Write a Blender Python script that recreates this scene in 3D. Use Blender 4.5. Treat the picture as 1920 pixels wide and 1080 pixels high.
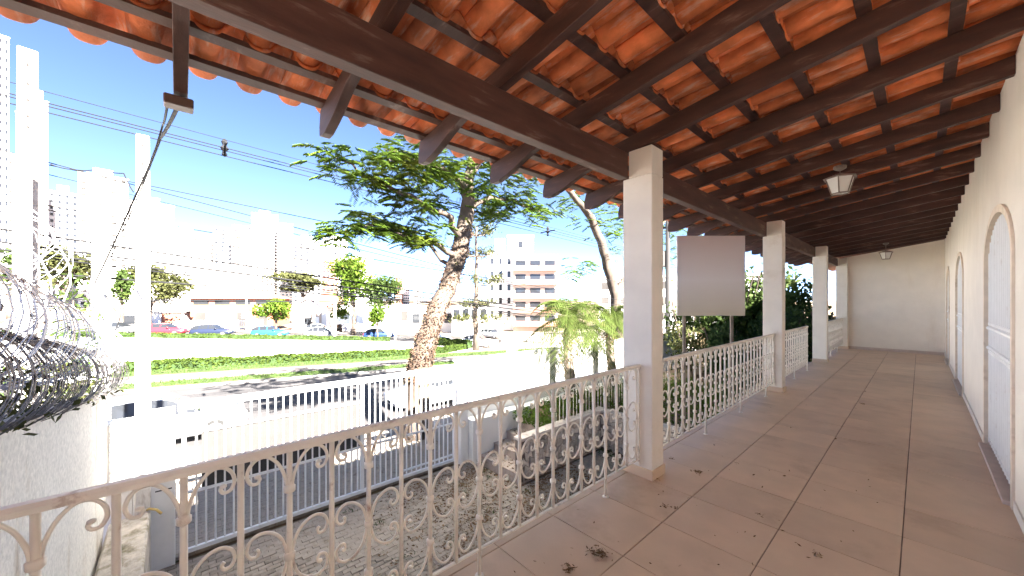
import bpy, bmesh, math, random
import numpy as np
from mathutils import Vector, Matrix
random.seed(7); rng = np.random.default_rng(7)
S = bpy.context.scene
for o in list(bpy.data.objects): bpy.data.objects.remove(o)
# ------------------------------------------------------------------ camera
F = 690.0; VPX = 1725.0; HY = 563.0; EYE = 1.5
TH = math.atan((VPX-960)/F); SN, CS = math.sin(TH), math.cos(TH)
cam = bpy.data.cameras.new('Camera'); camo = bpy.data.objects.new('Camera', cam)
S.collection.objects.link(camo); S.camera = camo
cam.sensor_width = 36; cam.lens = 36*F/1920; cam.shift_y = (HY-540)/1920
cam.clip_start = 0.05; cam.clip_end = 6000
camo.location = (0, 0, EYE); camo.rotation_euler = (math.pi/2, 0, TH)
# ------------------------------------------------------------------ sky + sun + exposure
SUN_EL = math.radians(37.2); SUN_AZ = math.radians(90)       # sun stands over the house, on the +X side
w = bpy.data.worlds.new('World'); S.world = w; w.use_nodes = True
nt = w.node_tree; bg = nt.nodes['Background']
sky = nt.nodes.new('ShaderNodeTexSky'); sky.sky_type = 'NISHITA'; sky.sun_disc = False
sky.sun_elevation = SUN_EL; sky.sun_rotation = SUN_AZ; sky.altitude = 900; sky.air_density = 0.28; sky.dust_density = 0.12; sky.ozone_density = 1.3
nt.links.new(sky.outputs[0], bg.inputs[0]); bg.inputs[1].default_value = 0.05
sl = bpy.data.lights.new('sun', 'SUN'); sl.energy = 5.0; sl.angle = math.radians(0.53); sl.color = (1.0, 0.95, 0.87)
so = bpy.data.objects.new('sun', sl); S.collection.objects.link(so)
so.rotation_euler = Vector((-math.cos(SUN_EL), 0.0, -math.sin(SUN_EL))).to_track_quat('-Z', 'Y').to_euler()
S.view_settings.view_transform = 'Standard'; S.view_settings.look = 'None'
S.view_settings.exposure = 4.0; S.cycles.diffuse_bounces = 9; S.cycles.max_bounces = 12; S.view_settings.gamma = 1.0; S.view_settings.use_curve_mapping = False
# ------------------------------------------------------------------ pixel helpers (photo pixel -> direction; distance from what it touches)
def atd(px, py, d):
    r = (px-960)/F*d
    return Vector((-d*SN+r*CS, d*CS+r*SN, EYE-(py-HY)/F*d))
def dir_of(px):
    r = (px-960)/F
    return Vector((-SN+r*CS, CS+r*SN))
def atx(px, py, X):
    return atd(px, py, X/dir_of(px).x)
def atz(px, py, Z):
    return atd(px, py, (EYE-Z)*F/(py-HY))
def proj(p):
    d = -p[0]*SN+p[1]*CS; r = p[0]*CS+p[1]*SN
    return (960+F*r/d, HY-F*(p[2]-EYE)/d, d) if d > 0.05 else (-9999, -9999, d)
def on_line(px, A, B):
    v = dir_of(px); A = Vector(A); e = Vector(B)-A
    den = v.x*(-e.y)+e.x*v.y
    return (A.x*(-e.y)+e.x*A.y)/den
def smooth(a, b, x):
    t = min(1, max(0, (x-a)/(b-a))); return t*t*(3-2*t)
def gz(X, Y):                                               # street falls gently along +Y
    return -2.9-smooth(-8.5, -14, X)*0.05*min(42, max(-28, Y-3)) if X < -8.5 else -2.9
# ------------------------------------------------------------------ materials
def mat(name, c, rough=0.7, var=0.12, scale=6.0, c2=None, c2amt=0.0, c2scale=2.0, bump=0.0, bscale=40.0, rnd=0.0, metal=0.0, spec=0.4, stretch=None, streak=None, alpha=None, trans=None):
    m = bpy.data.materials.new(name); m.use_nodes = True
    n = m.node_tree.nodes; L = m.node_tree.links; b = n['Principled BSDF']
    b.inputs['Roughness'].default_value = rough; b.inputs['Metallic'].default_value = metal
    b.inputs['Specular IOR Level'].default_value = spec
    tc = n.new('ShaderNodeTexCoord'); vec = tc.outputs['Object']
    oi = n.new('ShaderNodeObjectInfo')
    add = n.new('ShaderNodeVectorMath'); add.operation = 'ADD'
    sc = n.new('ShaderNodeVectorMath'); sc.operation = 'SCALE'; sc.inputs['Scale'].default_value = 17.0
    cmb = n.new('ShaderNodeCombineXYZ')
    for i in range(3): L.new(oi.outputs['Random'], cmb.inputs[i])
    L.new(cmb.outputs[0], sc.inputs[0]); L.new(vec, add.inputs[0]); L.new(sc.outputs[0], add.inputs[1]); vec = add.outputs[0]
    if stretch:
        mp = n.new('ShaderNodeMapping'); mp.inputs['Scale'].default_value = stretch; L.new(vec, mp.inputs['Vector']); vec = mp.outputs[0]
    nz = n.new('ShaderNodeTexNoise'); nz.inputs['Scale'].default_value = scale; nz.inputs['Detail'].default_value = 6; L.new(vec, nz.inputs['Vector'])
    mr = n.new('ShaderNodeMapRange'); mr.inputs['From Min'].default_value = 0.3; mr.inputs['From Max'].default_value = 0.7
    mr.inputs['To Min'].default_value = 1-var; mr.inputs['To Max'].default_value = 1+var; L.new(nz.outputs['Fac'], mr.inputs['Value'])
    val = mr.outputs[0]
    if rnd:
        r2 = n.new('ShaderNodeMapRange'); r2.inputs['To Min'].default_value = 1-rnd; r2.inputs['To Max'].default_value = 1+rnd; L.new(oi.outputs['Random'], r2.inputs['Value'])
        mu = n.new('ShaderNodeMath'); mu.operation = 'MULTIPLY'; L.new(val, mu.inputs[0]); L.new(r2.outputs[0], mu.inputs[1]); val = mu.outputs[0]
    col = n.new('ShaderNodeVectorMath'); col.operation = 'SCALE'
    if c2 is not None:
        n2 = n.new('ShaderNodeTexNoise'); n2.inputs['Scale'].default_value = c2scale; n2.inputs['Detail'].default_value = 8; n2.inputs['Roughness'].default_value = 0.65
        if streak:
            mp2 = n.new('ShaderNodeMapping'); mp2.inputs['Scale'].default_value = streak; L.new(vec, mp2.inputs['Vector']); L.new(mp2.outputs[0], n2.inputs['Vector'])
        else: L.new(vec, n2.inputs['Vector'])
        rp = n.new('ShaderNodeMapRange'); rp.inputs['From Min'].default_value = 0.62-c2amt*0.35; rp.inputs['From Max'].default_value = 0.80-c2amt*0.35
        rp.clamp = True; L.new(n2.outputs['Fac'], rp.inputs['Value'])
        mx = n.new('ShaderNodeMix'); mx.data_type = 'RGBA'; mx.inputs['A'].default_value = (*c, 1); mx.inputs['B'].default_value = (*c2, 1)
        L.new(rp.outputs[0], mx.inputs['Factor']); L.new(mx.outputs['Result'], col.inputs[0])
    else: col.inputs[0].default_value = c
    L.new(val, col.inputs['Scale']); L.new(col.outputs[0], b.inputs['Base Color'])
    if bump:
        nb = n.new('ShaderNodeTexNoise'); nb.inputs['Scale'].default_value = bscale; nb.inputs['Detail'].default_value = 5; L.new(vec, nb.inputs['Vector'])
        bp = n.new('ShaderNodeBump'); bp.inputs['Strength'].default_value = bump; bp.inputs['Distance'].default_value = 0.01
        L.new(nb.outputs['Fac'], bp.inputs['Height']); L.new(bp.outputs[0], b.inputs['Normal'])
    if trans:
        out = n['Material Output']; tr = n.new('ShaderNodeBsdfTranslucent'); ms = n.new('ShaderNodeMixShader'); ms.inputs[0].default_value = trans
        L.new(col.outputs[0], tr.inputs['Color']); L.new(b.outputs[0], ms.inputs[1]); L.new(tr.outputs[0], ms.inputs[2]); L.new(ms.outputs[0], out.inputs['Surface'])
    return m
M = {}
M['plaster'] = mat('plaster_cream', (0.82, 0.755, 0.665), 0.85, 0.04, 3, (0.72, 0.63, 0.52), 0.20, 1.1, 0.35, 45, streak=(1, 1, 0.25))
M['plaster_post'] = mat('plaster_post', (0.80, 0.74, 0.655), 0.85, 0.04, 5, (0.66, 0.58, 0.48), 0.16, 2.2, 0.25, 70)
M['skirt'] = mat('skirting_stone', (0.60, 0.49, 0.42), 0.6, 0.08, 8)
M['trimstone'] = mat('trim_stone', (0.78, 0.67, 0.54), 0.7, 0.08, 9, (0.42, 0.30, 0.2), 0.15, 3)
M['floortile'] = mat('floor_tile', (0.62, 0.465, 0.335), 0.45, 0.07, 4, (0.47, 0.33, 0.23), 0.19, 1.5, 0.1, 90, rnd=0.06, spec=0.35)
M['grout'] = mat('grout', (0.22, 0.16, 0.13), 0.9, 0.4, 5)
M['claytile'] = mat('clay_tile', (0.58, 0.165, 0.06), 0.85, 0.38, 6, (0.60, 0.40, 0.30), 0.24, 10, 0.4, 60, rnd=0.34, streak=(0.35, 1.6, 1.6))
M['wood'] = mat('dark_wood', (0.062, 0.026, 0.019), 0.6, 0.35, 5, (0.16, 0.10, 0.08), 0.10, 5, 0.2, 50, stretch=(0.6, 3, 3), spec=0.45)
M['woodbeam'] = mat('beam_wood', (0.085, 0.036, 0.026), 0.6, 0.35, 5, (0.20, 0.14, 0.11), 0.12, 5, 0.2, 50, stretch=(3, 0.5, 3), spec=0.45)
M['woodgrey'] = mat('tail_wood', (0.115, 0.066, 0.052), 0.5, 0.3, 6, (0.24, 0.18, 0.15), 0.12, 6, 0.2, 50)
M['iron'] = mat('painted_iron', (0.81, 0.75, 0.66), 0.5, 0.06, 12, (0.25, 0.11, 0.06), 0.10, 9, 0.15, 90)
M['whitemetal'] = mat('white_paint_metal', (0.80, 0.80, 0.79), 0.45, 0.03, 8, (0.6, 0.55, 0.5), 0.05, 5)
M['doorpanel'] = mat('door_panel_grey', (0.46, 0.43, 0.39), 0.5, 0.05, 3)
M['greysheet'] = mat('dark_grey_sheet', (0.045, 0.042, 0.041), 0.5, 0.08, 4)
M['whitewall'] = mat('white_wash', (0.80, 0.79, 0.76), 0.9, 0.03, 3, (0.55, 0.53, 0.48), 0.08, 1.5, 0.3, 40, streak=(1, 1, 0.3))
M['roughwall'] = mat('rough_render', (0.72, 0.68, 0.62), 0.95, 0.16, 30, (0.38, 0.29, 0.19), 0.22, 1.6, 1.0, 38, streak=(1.5, 1, 0.45))
M['oldstone'] = mat('mossy_render', (0.46, 0.41, 0.36), 0.95, 0.2, 9, (0.16, 0.14, 0.08), 0.3, 4, 1.0, 30)
M['concrete'] = mat('concrete_pole', (0.36, 0.32, 0.285), 0.9, 0.2, 10, (0.20, 0.165, 0.135), 0.3, 7, 0.4, 50)
M['polewhite'] = mat('white_concrete_pole', (0.72, 0.69, 0.65), 0.9, 0.06, 8, (0.34, 0.28, 0.23), 0.28, 5, 0.4, 50, streak=(2, 2, 0.4))
M['wire'] = mat('black_cable', (0.015, 0.015, 0.017), 0.7, spec=0.15)
M['razor'] = mat('razor_wire', (0.45, 0.45, 0.47), 0.45, 0.1, 20, metal=0.5)
M['razordark'] = mat('old_razor_wire', (0.13, 0.12, 0.12), 0.5, 0.15, 20, metal=0.5)
M['paver'] = mat('paver', (0.30, 0.25, 0.205), 0.85, 0.14, 14, (0.15, 0.11, 0.07), 0.2, 5, 0.3, 60, rnd=0.2)
M['soil'] = mat('soil', (0.17, 0.115, 0.075), 0.95, 0.3, 8, (0.09, 0.10, 0.04), 0.3, 2, 0.6, 30)
M['asphalt'] = mat('asphalt', (0.048, 0.045, 0.046), 0.9, 0.12, 0.6, (0.062, 0.057, 0.055), 0.3, 0.15, 0.3, 30)
M['pavement'] = mat('pavement', (0.30, 0.255, 0.22), 0.9, 0.12, 1.5, (0.22, 0.185, 0.16), 0.25, 0.5, 0.3, 10)
M['path'] = mat('path_paving', (0.115, 0.10, 0.092), 0.9, 0.15, 1.5, (0.08, 0.07, 0.064), 0.3, 0.4, 0.3, 10)
M['plaza'] = mat('pale_plaza', (0.62, 0.60, 0.56), 0.9, 0.05, 0.5)
M['kerb'] = mat('kerb_stone', (0.20, 0.185, 0.175), 0.9, 0.2, 4)
M['grass'] = mat('grass', (0.042, 0.070, 0.014), 0.95, 0.3, 1.2, (0.062, 0.062, 0.02), 0.25, 0.5)
M['blade'] = mat('grass_blade', (0.042, 0.075, 0.014), 0.8, 0.3, 0.8, spec=0.08, trans=0.3)
M['hedge'] = mat('hedge_leaf', (0.042, 0.065, 0.012), 0.7, 0.35, 1.5, spec=0.08, trans=0.25)
M['leaf_bright'] = mat('leaf_bright', (0.07, 0.115, 0.015), 0.6, 0.35, 0.9, (0.115, 0.12, 0.018), 0.28, 0.7, spec=0.08, trans=0.4)
M['leaf_mid'] = mat('leaf_mid', (0.045, 0.07, 0.018), 0.6, 0.4, 0.7, (0.075, 0.085, 0.022), 0.2, 0.4, spec=0.08, trans=0.3)
M['leaf_dark'] = mat('leaf_dark', (0.035, 0.06, 0.02), 0.6, 0.4, 1.5, spec=0.08, trans=0.2)
M['leaf_olive'] = mat('leaf_olive', (0.052, 0.056, 0.02), 0.7, 0.4, 0.6, spec=0.08, trans=0.2)
M['leaf_palm'] = mat('leaf_palm', (0.055, 0.078, 0.018), 0.8, 0.3, 2, (0.10, 0.095, 0.035), 0.2, 3, spec=0.08, trans=0.3)
M['leaf_dry'] = mat('leaf_dry', (0.16, 0.085, 0.035), 0.9, 0.4, 9, (0.28, 0.17, 0.06), 0.3, 5)
M['vine'] = mat('vine_leaf', (0.075, 0.043, 0.028), 0.9, 0.5, 5, (0.045, 0.05, 0.016), 0.3, 2)
M['bark'] = mat('bark', (0.08, 0.06, 0.047), 0.95, 0.4, 5, (0.14, 0.11, 0.085), 0.25, 3, 1.0, 14, stretch=(1, 1, 0.4))
M['bark_pale'] = mat('bark_pale', (0.22, 0.18, 0.145), 0.95, 0.3, 6, bump=0.6, bscale=20)
M['stone'] = mat('wall_stone', (0.52, 0.45, 0.39), 0.9, 0.2, 7, (0.36, 0.24, 0.17), 0.2, 4, 0.6, 25, rnd=0.3)
M['mortar'] = mat('mortar', (0.16, 0.13, 0.11), 0.95, 0.2, 6)
M['steptile'] = mat('step_tile', (0.42, 0.34, 0.29), 0.8, 0.1, 6, (0.2, 0.13, 0.08), 0.2, 4, rnd=0.08)
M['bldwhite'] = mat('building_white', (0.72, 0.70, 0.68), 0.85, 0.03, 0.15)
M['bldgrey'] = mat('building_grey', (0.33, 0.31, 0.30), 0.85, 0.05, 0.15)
M['bldbeige'] = mat('building_beige', (0.42, 0.35, 0.29), 0.85, 0.05, 0.15)
M['bldbrown'] = mat('building_terracotta', (0.30, 0.15, 0.11), 0.85, 0.08, 0.3)
M['brick'] = mat('brick', (0.30, 0.115, 0.07), 0.9, 0.12, 3)
M['rooftile'] = mat('far_roof_tile', (0.26, 0.11, 0.07), 0.9, 0.2, 1.5, (0.18, 0.09, 0.065), 0.3, 0.6, 0.5, 8)
M['glass'] = mat('window_glass', (0.02, 0.022, 0.026), 0.05, 0.1, 0.5, spec=0.5)
M['glasslite'] = mat('window_pale', (0.07, 0.065, 0.062), 0.85, 0.2, 0.3, rnd=0.4, spec=0.05)
M['balcony'] = mat('balcony_rail', (0.40, 0.36, 0.33), 0.7)
M['tyre'] = mat('tyre', (0.02, 0.02, 0.02), 0.8); M['rim'] = mat('rim', (0.5, 0.5, 0.52), 0.3, metal=0.6)
M['lamp_glass'] = mat('frosted_glass', (0.72, 0.70, 0.67), 0.3, 0.04, 6)
M['lamp_metal'] = mat('lamp_metal', (0.20, 0.155, 0.13), 0.5, 0.2, 10)
M['red'] = mat('sign_red', (0.6, 0.03, 0.03), 0.5); M['signwhite'] = mat('sign_white', (0.8, 0.8, 0.8), 0.5); M['signblack'] = mat('sign_black', (0.02, 0.02, 0.02), 0.5)
M['yellow'] = mat('yellow_pipe', (0.5, 0.36, 0.12), 0.5)
M['leaf_garden'] = mat('leaf_garden', (0.07, 0.12, 0.018), 0.55, 0.35, 2, (0.115, 0.12, 0.025), 0.25, 1.5, spec=0.08, trans=0.35)
M['ochre'] = mat('ochre_wall', (0.36, 0.28, 0.165), 0.95, 0.3, 1.5, (0.18, 0.14, 0.085), 0.3, 0.8, 0.6, 8)
M['skin'] = mat('skin', (0.35, 0.2, 0.14), 0.6); M['cloth_dark'] = mat('cloth_dark', (0.03, 0.03, 0.035), 0.9); M['cloth_tan'] = mat('cloth_tan', (0.16, 0.13, 0.11), 0.9)
def paint(name, c): return mat(name, c, 0.25, 0.02, 2, spec=0.6)
# sign board: print that was smeared to a soft grey mauve blend
def board_mat():
    m = mat('board_print', (0.40, 0.36, 0.345), 0.6); n = m.node_tree.nodes; L = m.node_tree.links
    tc = n.new('ShaderNodeTexCoord'); sp = n.new('ShaderNodeSeparateXYZ'); L.new(tc.outputs['Generated'], sp.inputs[0])
    cr = n.new('ShaderNodeValToRGB'); e = cr.color_ramp.elements
    e[0].color = (0.62, 0.57, 0.46, 1); e[1].color = (0.62, 0.50, 0.48, 1)
    k = e.new(0.45); k.color = (0.80, 0.78, 0.78, 1); L.new(sp.outputs[2], cr.inputs[0]); L.new(cr.outputs[0], n['Principled BSDF'].inputs['Base Color'])
    return m
M['board'] = board_mat()
# ------------------------------------------------------------------ object helpers
COL = S.collection
class MB:
    def __init__(s): s.v = []; s.f = []
    def add(s, vs, fs):
        k = len(s.v); s.v += [tuple(p) for p in vs]; s.f += [tuple(i+k for i in q) for q in fs]
    def box(s, a, b):
        (x0, y0, z0), (x1, y1, z1) = a, b
        s.add([(x0,y0,z0),(x1,y0,z0),(x1,y1,z0),(x0,y1,z0),(x0,y0,z1),(x1,y0,z1),(x1,y1,z1),(x0,y1,z1)],
              [(0,3,2,1),(4,5,6,7),(0,1,5,4),(1,2,6,5),(2,3,7,6),(3,0,4,7)])
    def prism(s, poly, axis, a, b):                          # polygon of 2-D points swept along axis from a to b
        n = len(poly)
        def pt(p, t): return (t, p[0], p[1]) if axis == 0 else (p[0], t, p[1]) if axis == 1 else (p[0], p[1], t)
        s.add([pt(p, a) for p in poly]+[pt(p, b) for p in poly],
              [tuple(range(n))[::-1], tuple(range(n, 2*n))]+[(i, (i+1) % n, n+(i+1) % n, n+i) for i in range(n)])
    def tube(s, pts, rad, seg=6, cap=True, ry=None):
        pts = [Vector(p) for p in pts]; n = len(pts); k = len(s.v)
        rads = rad if isinstance(rad, (list, tuple)) else [rad]*n
        up = None; vs = []
        for i, p in enumerate(pts):
            t = (pts[min(i+1, n-1)]-pts[max(i-1, 0)]).normalized()
            if up is None: up = Vector((0, 0, 1)) if abs(t.z) < 0.9 else Vector((1, 0, 0))
            a = t.cross(up); a = a.normalized() if a.length > 1e-6 else t.orthogonal().normalized(); up = a.cross(t).normalized()
            for j in range(seg):
                an = 2*math.pi*j/seg
                vs.append(p+a*math.cos(an)*rads[i]+up*math.sin(an)*(rads[i] if ry is None else ry))
        fs = [(i*seg+j, i*seg+(j+1) % seg, (i+1)*seg+(j+1) % seg, (i+1)*seg+j) for i in range(n-1) for j in range(seg)]
        if cap: fs += [tuple(range(seg))[::-1], tuple((n-1)*seg+j for j in range(seg))]
        s.add(vs, fs)
    def lathe(s, c, prof, seg=12):
        vs = [(c[0]+r*math.cos(2*math.pi*j/seg), c[1]+r*math.sin(2*math.pi*j/seg), c[2]+z) for r, z in prof for j in range(seg)]
        n = len(prof)
        s.add(vs, [(i*seg+j, i*seg+(j+1) % seg, (i+1)*seg+(j+1) % seg, (i+1)*seg+j) for i in range(n-1) for j in range(seg)]+[tuple(range(seg))[::-1], tuple((n-1)*seg+j for j in range(seg))])
    def mesh(s, name, off=(0, 0, 0)):
        me = bpy.data.meshes.new(name); ox, oy, oz = off
        me.from_pydata([(x-ox, y-oy, z-oz) for x, y, z in s.v], [], s.f); me.update(); return me
def recalc(me):
    bm = bmesh.new(); bm.from_mesh(me); bmesh.ops.recalc_face_normals(bm, faces=bm.faces); bm.to_mesh(me); bm.free()
def bevel(me, w=0.005, seg=1):
    bm = bmesh.new(); bm.from_mesh(me); bmesh.ops.recalc_face_normals(bm, faces=bm.faces)
    bmesh.ops.bevel(bm, geom=bm.edges, offset=w, segments=seg, affect='EDGES'); bm.to_mesh(me); bm.free(); return me
def smooth_mesh(me):
    me.polygons.foreach_set('use_smooth', [True]*len(me.polygons)); return me
def tag(o, label=None, cat=None, group=None, kind=None):
    if label: o['label'] = label
    if cat: o['category'] = cat
    if group: o['group'] = group
    if kind: o['kind'] = kind
    return o
def thing(name, loc, label, cat, group=None):
    o = bpy.data.objects.new(name, None); COL.objects.link(o); o.location = loc; o.empty_display_size = 0.1
    return tag(o, label, cat, group)
def wloc(o):
    v = Vector((0, 0, 0))
    while o is not None: v += o.location; o = o.parent
    return v
def ob(name, mb, m, parent=None, smo=False, bev=0, at=None):
    """mesh built in world coordinates -> object (child of parent, or top-level)"""
    if isinstance(mb, MB):
        off = wloc(parent) if parent else (at if at is not None else Vector((0, 0, 0)))
        me = mb.mesh(name, off)
        if bev: bevel(me, bev)
        else: recalc(me)
    else: me = mb
    if smo: smooth_mesh(me)
    if not me.materials: me.materials.append(M[m] if isinstance(m, str) else m)
    o = bpy.data.objects.new(name, me); COL.objects.link(o); o.parent = parent
    if isinstance(mb, MB) and not parent and at is not None: o.location = at
    return o
def inst(name, me, parent, loc, rot=(0, 0, 0), scale=None):
    o = bpy.data.objects.new(name, me); COL.objects.link(o); o.parent = parent
    o.location = Vector(loc)-(wloc(parent) if parent else Vector((0, 0, 0))); o.rotation_euler = rot
    if scale: o.scale = scale
    return o
def npmesh(name, V, Fc, m):
    """V (n,3), Fc (k,4) quads or (k,3)"""
    V = np.asarray(V, dtype=np.float32); Fc = np.asarray(Fc, dtype=np.int32); k, q = Fc.shape
    me = bpy.data.meshes.new(name); me.vertices.add(len(V)); me.vertices.foreach_set('co', V.ravel())
    me.loops.add(k*q); me.loops.foreach_set('vertex_index', Fc.ravel())
    me.polygons.add(k); me.polygons.foreach_set('loop_start', np.arange(0, k*q, q, dtype=np.int32)); me.polygons.foreach_set('loop_total', np.full(k, q, dtype=np.int32))
    me.update(); me.validate(); me.materials.append(M[m] if isinstance(m, str) else m); return me
def leaf_cards(C, size, jit=0.4, aspect=0.55, flat=0.0):
    """one small folded leaf quad for every centre in C"""
    n = len(C); sz = size*(1+jit*(rng.random(n)*2-1))
    a = rng.normal(size=(n, 3)); a[:, 2] *= (1-flat); a /= np.linalg.norm(a, axis=1)[:, None]
    b = rng.normal(size=(n, 3)); b -= a*(a*b).sum(1)[:, None]; b /= np.linalg.norm(b, axis=1)[:, None]
    a *= sz[:, None]*0.5; b *= sz[:, None]*0.5*aspect
    V = np.stack([C-a, C+b*1.0-a*0.1, C+a, C-b*1.0-a*0.1], 1).reshape(-1, 3)
    return V, np.arange(4*n).reshape(n, 4)
def lumps(n, lobes, shell=0.55):
    """random points in ellipsoid lobes [(cx,cy,cz,rx,ry,rz)], denser to the outside"""
    L = np.array(lobes); vol = (L[:, 3]*L[:, 4]*L[:, 5])**(2/3); idx = rng.choice(len(L), n, p=vol/vol.sum())
    d = rng.normal(size=(n, 3)); d /= np.linalg.norm(d, axis=1)[:, None]
    r = shell+(1-shell)*rng.random(n)**0.7; r *= (1+0.18*rng.normal(size=n)*0.6)
    return L[idx, :3]+d*r[:, None]*L[idx, 3:]
# ================================================================== SETTING: ground, street
def grid_sheet(xs, ys, dz, zf=gz):
    V = [(x, y, zf(x, y)+dz) for x in xs for y in ys]; n = len(ys)
    return V, [(i*n+j, (i+1)*n+j, (i+1)*n+j+1, i*n+j+1) for i in range(len(xs)-1) for j in range(n-1)]
def sheet(name, xs, ys, dz, m, zf=gz):
    mb = MB(); mb.add(*grid_sheet(xs, ys, dz, zf)); o = ob(name, mb, m); return tag(o, kind='structure')
ys_ = [-3000, -400, -120, -60, -25, -18, -10, -4, -1, 0, 1, 2, 3, 4, 5, 6, 8, 11, 15, 20, 26, 33, 40, 45, 60, 120, 400, 3000]
xs_ = [-5000, -800, -300, -150, -90, -60, -45, -36, -30, -24, -18, -16, -14, -13, -12, -11, -10, -9, -8.5, -4, 0, 10, 60, 300, 2000]
sheet('ground', xs_, ys_, -0.32, 'soil')
yr = [-90, -60, -40, -25, -18, -10, -4, 0, 2, 4, 6, 8, 11, 15, 20, 26, 33, 40, 45, 60, 90]
XK0, XK1 = -12.6, -24.5                                     # near and far kerb of the avenue
sheet('road', [XK1, -22, -20, -18, -16, -14.5, -13.5, XK0], yr, -0.12, 'asphalt')
def slab_strip(name, x0, x1, dz, m):
    n = max(2, int(abs(x1-x0)/1.0)+1); xs = [x0+(x1-x0)*i/(n-1) for i in range(n)]
    return sheet(name, xs, yr, dz, m)
slab_strip('pavement', XK0-0.16, -8.45, 0.0, 'pavement')
slab_strip('grass_verge', -26.3, XK1-0.16, 0.0, 'grass')
slab_strip('path', -28.8, -26.3, -0.01, 'path')
slab_strip('grass_lawn', -31.6, -28.8, 0.0, 'grass')
def kerb(name, x0, x1):
    mb = MB()
    for a, b in zip(yr[:-1], yr[1:]):
        za, zb = gz(x0, a), gz(x0, b)
        mb.add([(x0,a,za-0.2),(x1,a,za-0.2),(x1,b,zb-0.2),(x0,b,zb-0.2),(x0,a,za+0.012),(x1,a,za+0.012),(x1,b,zb+0.012),(x0,b,zb+0.012)],
               [(0,3,2,1),(4,5,6,7),(0,1,5,4),(1,2,6,5),(2,3,7,6),(3,0,4,7)])
    tag(ob(name, mb, 'kerb'), kind='structure')
kerb('kerb', XK0-0.16, XK0); kerb('kerb', XK1-0.16, XK1)
# wedge-shaped pale plaza between near hedge (along the avenue) and far hedge (oblique)
FA, FB = Vector((-58.6, -5.9)), Vector((-44.9, 21.4)); fe = (FB-FA).normalized(); fn = Vector((-fe.y, fe.x))   # fn points away from the avenue
def fl(t, off): return FA+fe*t+fn*off
def oblique(name, t0, t1, o0, o1, dz, m):
    mb = MB(); nt_, no = 16, 3
    V = []; 
    for i in range(nt_+1):
        for j in range(no+1):
            p = fl(t0+(t1-t0)*i/nt_, o0+(o1-o0)*j/no); V.append((p.x, p.y, gz(p.x, p.y)+dz))
    mb.add(V, [(i*(no+1)+j, (i+1)*(no+1)+j, (i+1)*(no+1)+j+1, i*(no+1)+j+1) for i in range(nt_) for j in range(no)])
    return tag(ob(name, mb, m), kind='structure')
mb = MB(); V = []; n = 14
for i in range(n+1):
    y = -60+(84)*i/n
    t = (y-FA.y)/fe.y; xf = FA.x+fe.x*t
    for j in range(5): x = -31.4+(xf+31.4)*j/4; V.append((x, y, gz(x, y)-0.005))
mb.add(V, [(i*5+j, (i+1)*5+j, (i+1)*5+j+1, i*5+j+1) for i in range(n) for j in range(4)])
tag(ob('plaza', mb, 'plaza'), kind='structure')
oblique('road', -60, 70, 1.2, 10.5, -0.06, 'asphalt')
oblique('pavement', -60, 70, 10.5, 19, 0.03, 'path')
sheet('road', [-52, -44, -38, -33, -31.6], [24.2, 28, 33, 40, 60, 90], -0.06, 'pavement')
# ================================================================== VERANDA
WX, EX, YE = 0.455, -1.77, 15.4                             # wall plane, slab edge, end wall
JX = [-1.715, -1.168, -0.621, -0.075, WX]; PY = 0.49; Y0 = 1.93-0.49*10
mb = MB(); mb.box((EX, -3.0, -0.22), (WX+0.3, YE+0.2, -0.008))
slab = tag(ob('veranda_floor', mb, 'grout'), kind='structure')
tcache = {}
def floor_tile(x0, x1, y0, y1):
    k = (round(x1-x0, 3), round(y1-y0, 3))
    if k not in tcache:
        t = MB(); t.box((-k[0]/2, -k[1]/2, -0.012), (k[0]/2, k[1]/2, 0)); me = t.mesh('floor_tile'); bevel(me, 0.002); me.materials.append(M['floortile']); tcache[k] = me
    inst('floor_tile', tcache[k], slab, ((x0+x1)/2, (y0+y1)/2, random.uniform(-0.0012, 0.0012)))
y = Y0
while y < YE-0.05:
    y1 = min(y+PY, YE)
    for a, b in zip(JX[:-1], JX[1:]):
        floor_tile(a+0.003, b-0.003, y+0.0018, y1-0.0018)
    floor_tile(EX+0.0, JX[0]-0.005, y+0.0018, y1-0.0018)
    y += PY
# landing + stairs at the gap in the railing
mb = MB()
for i in range(6):
    mb.box((EX-0.35-0.3*(i), 10.0, -1.9), (EX-0.3*i-0.003, 11.4, -0.02-0.3*i if i else -0.004))
tag(ob('garden_stair', mb, 'steptile', bev=0.006), 'tiled stair leading from the railing gap down to the garden', 'stair')
# veranda base wall (storey below)
mb = MB(); mb.box((EX+0.05, -3.0, -3.1), (WX+0.3, YE, -0.221))
mb.box((WX+0.31, -3.0, -3.1), (8, YE+6, 2.95))
base = thing('house', (3.0, 6.0, -3.1), 'cream plastered house with arched doors along the tiled veranda', 'house')
ob('base_wall', mb, 'whitewall', base)
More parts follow.
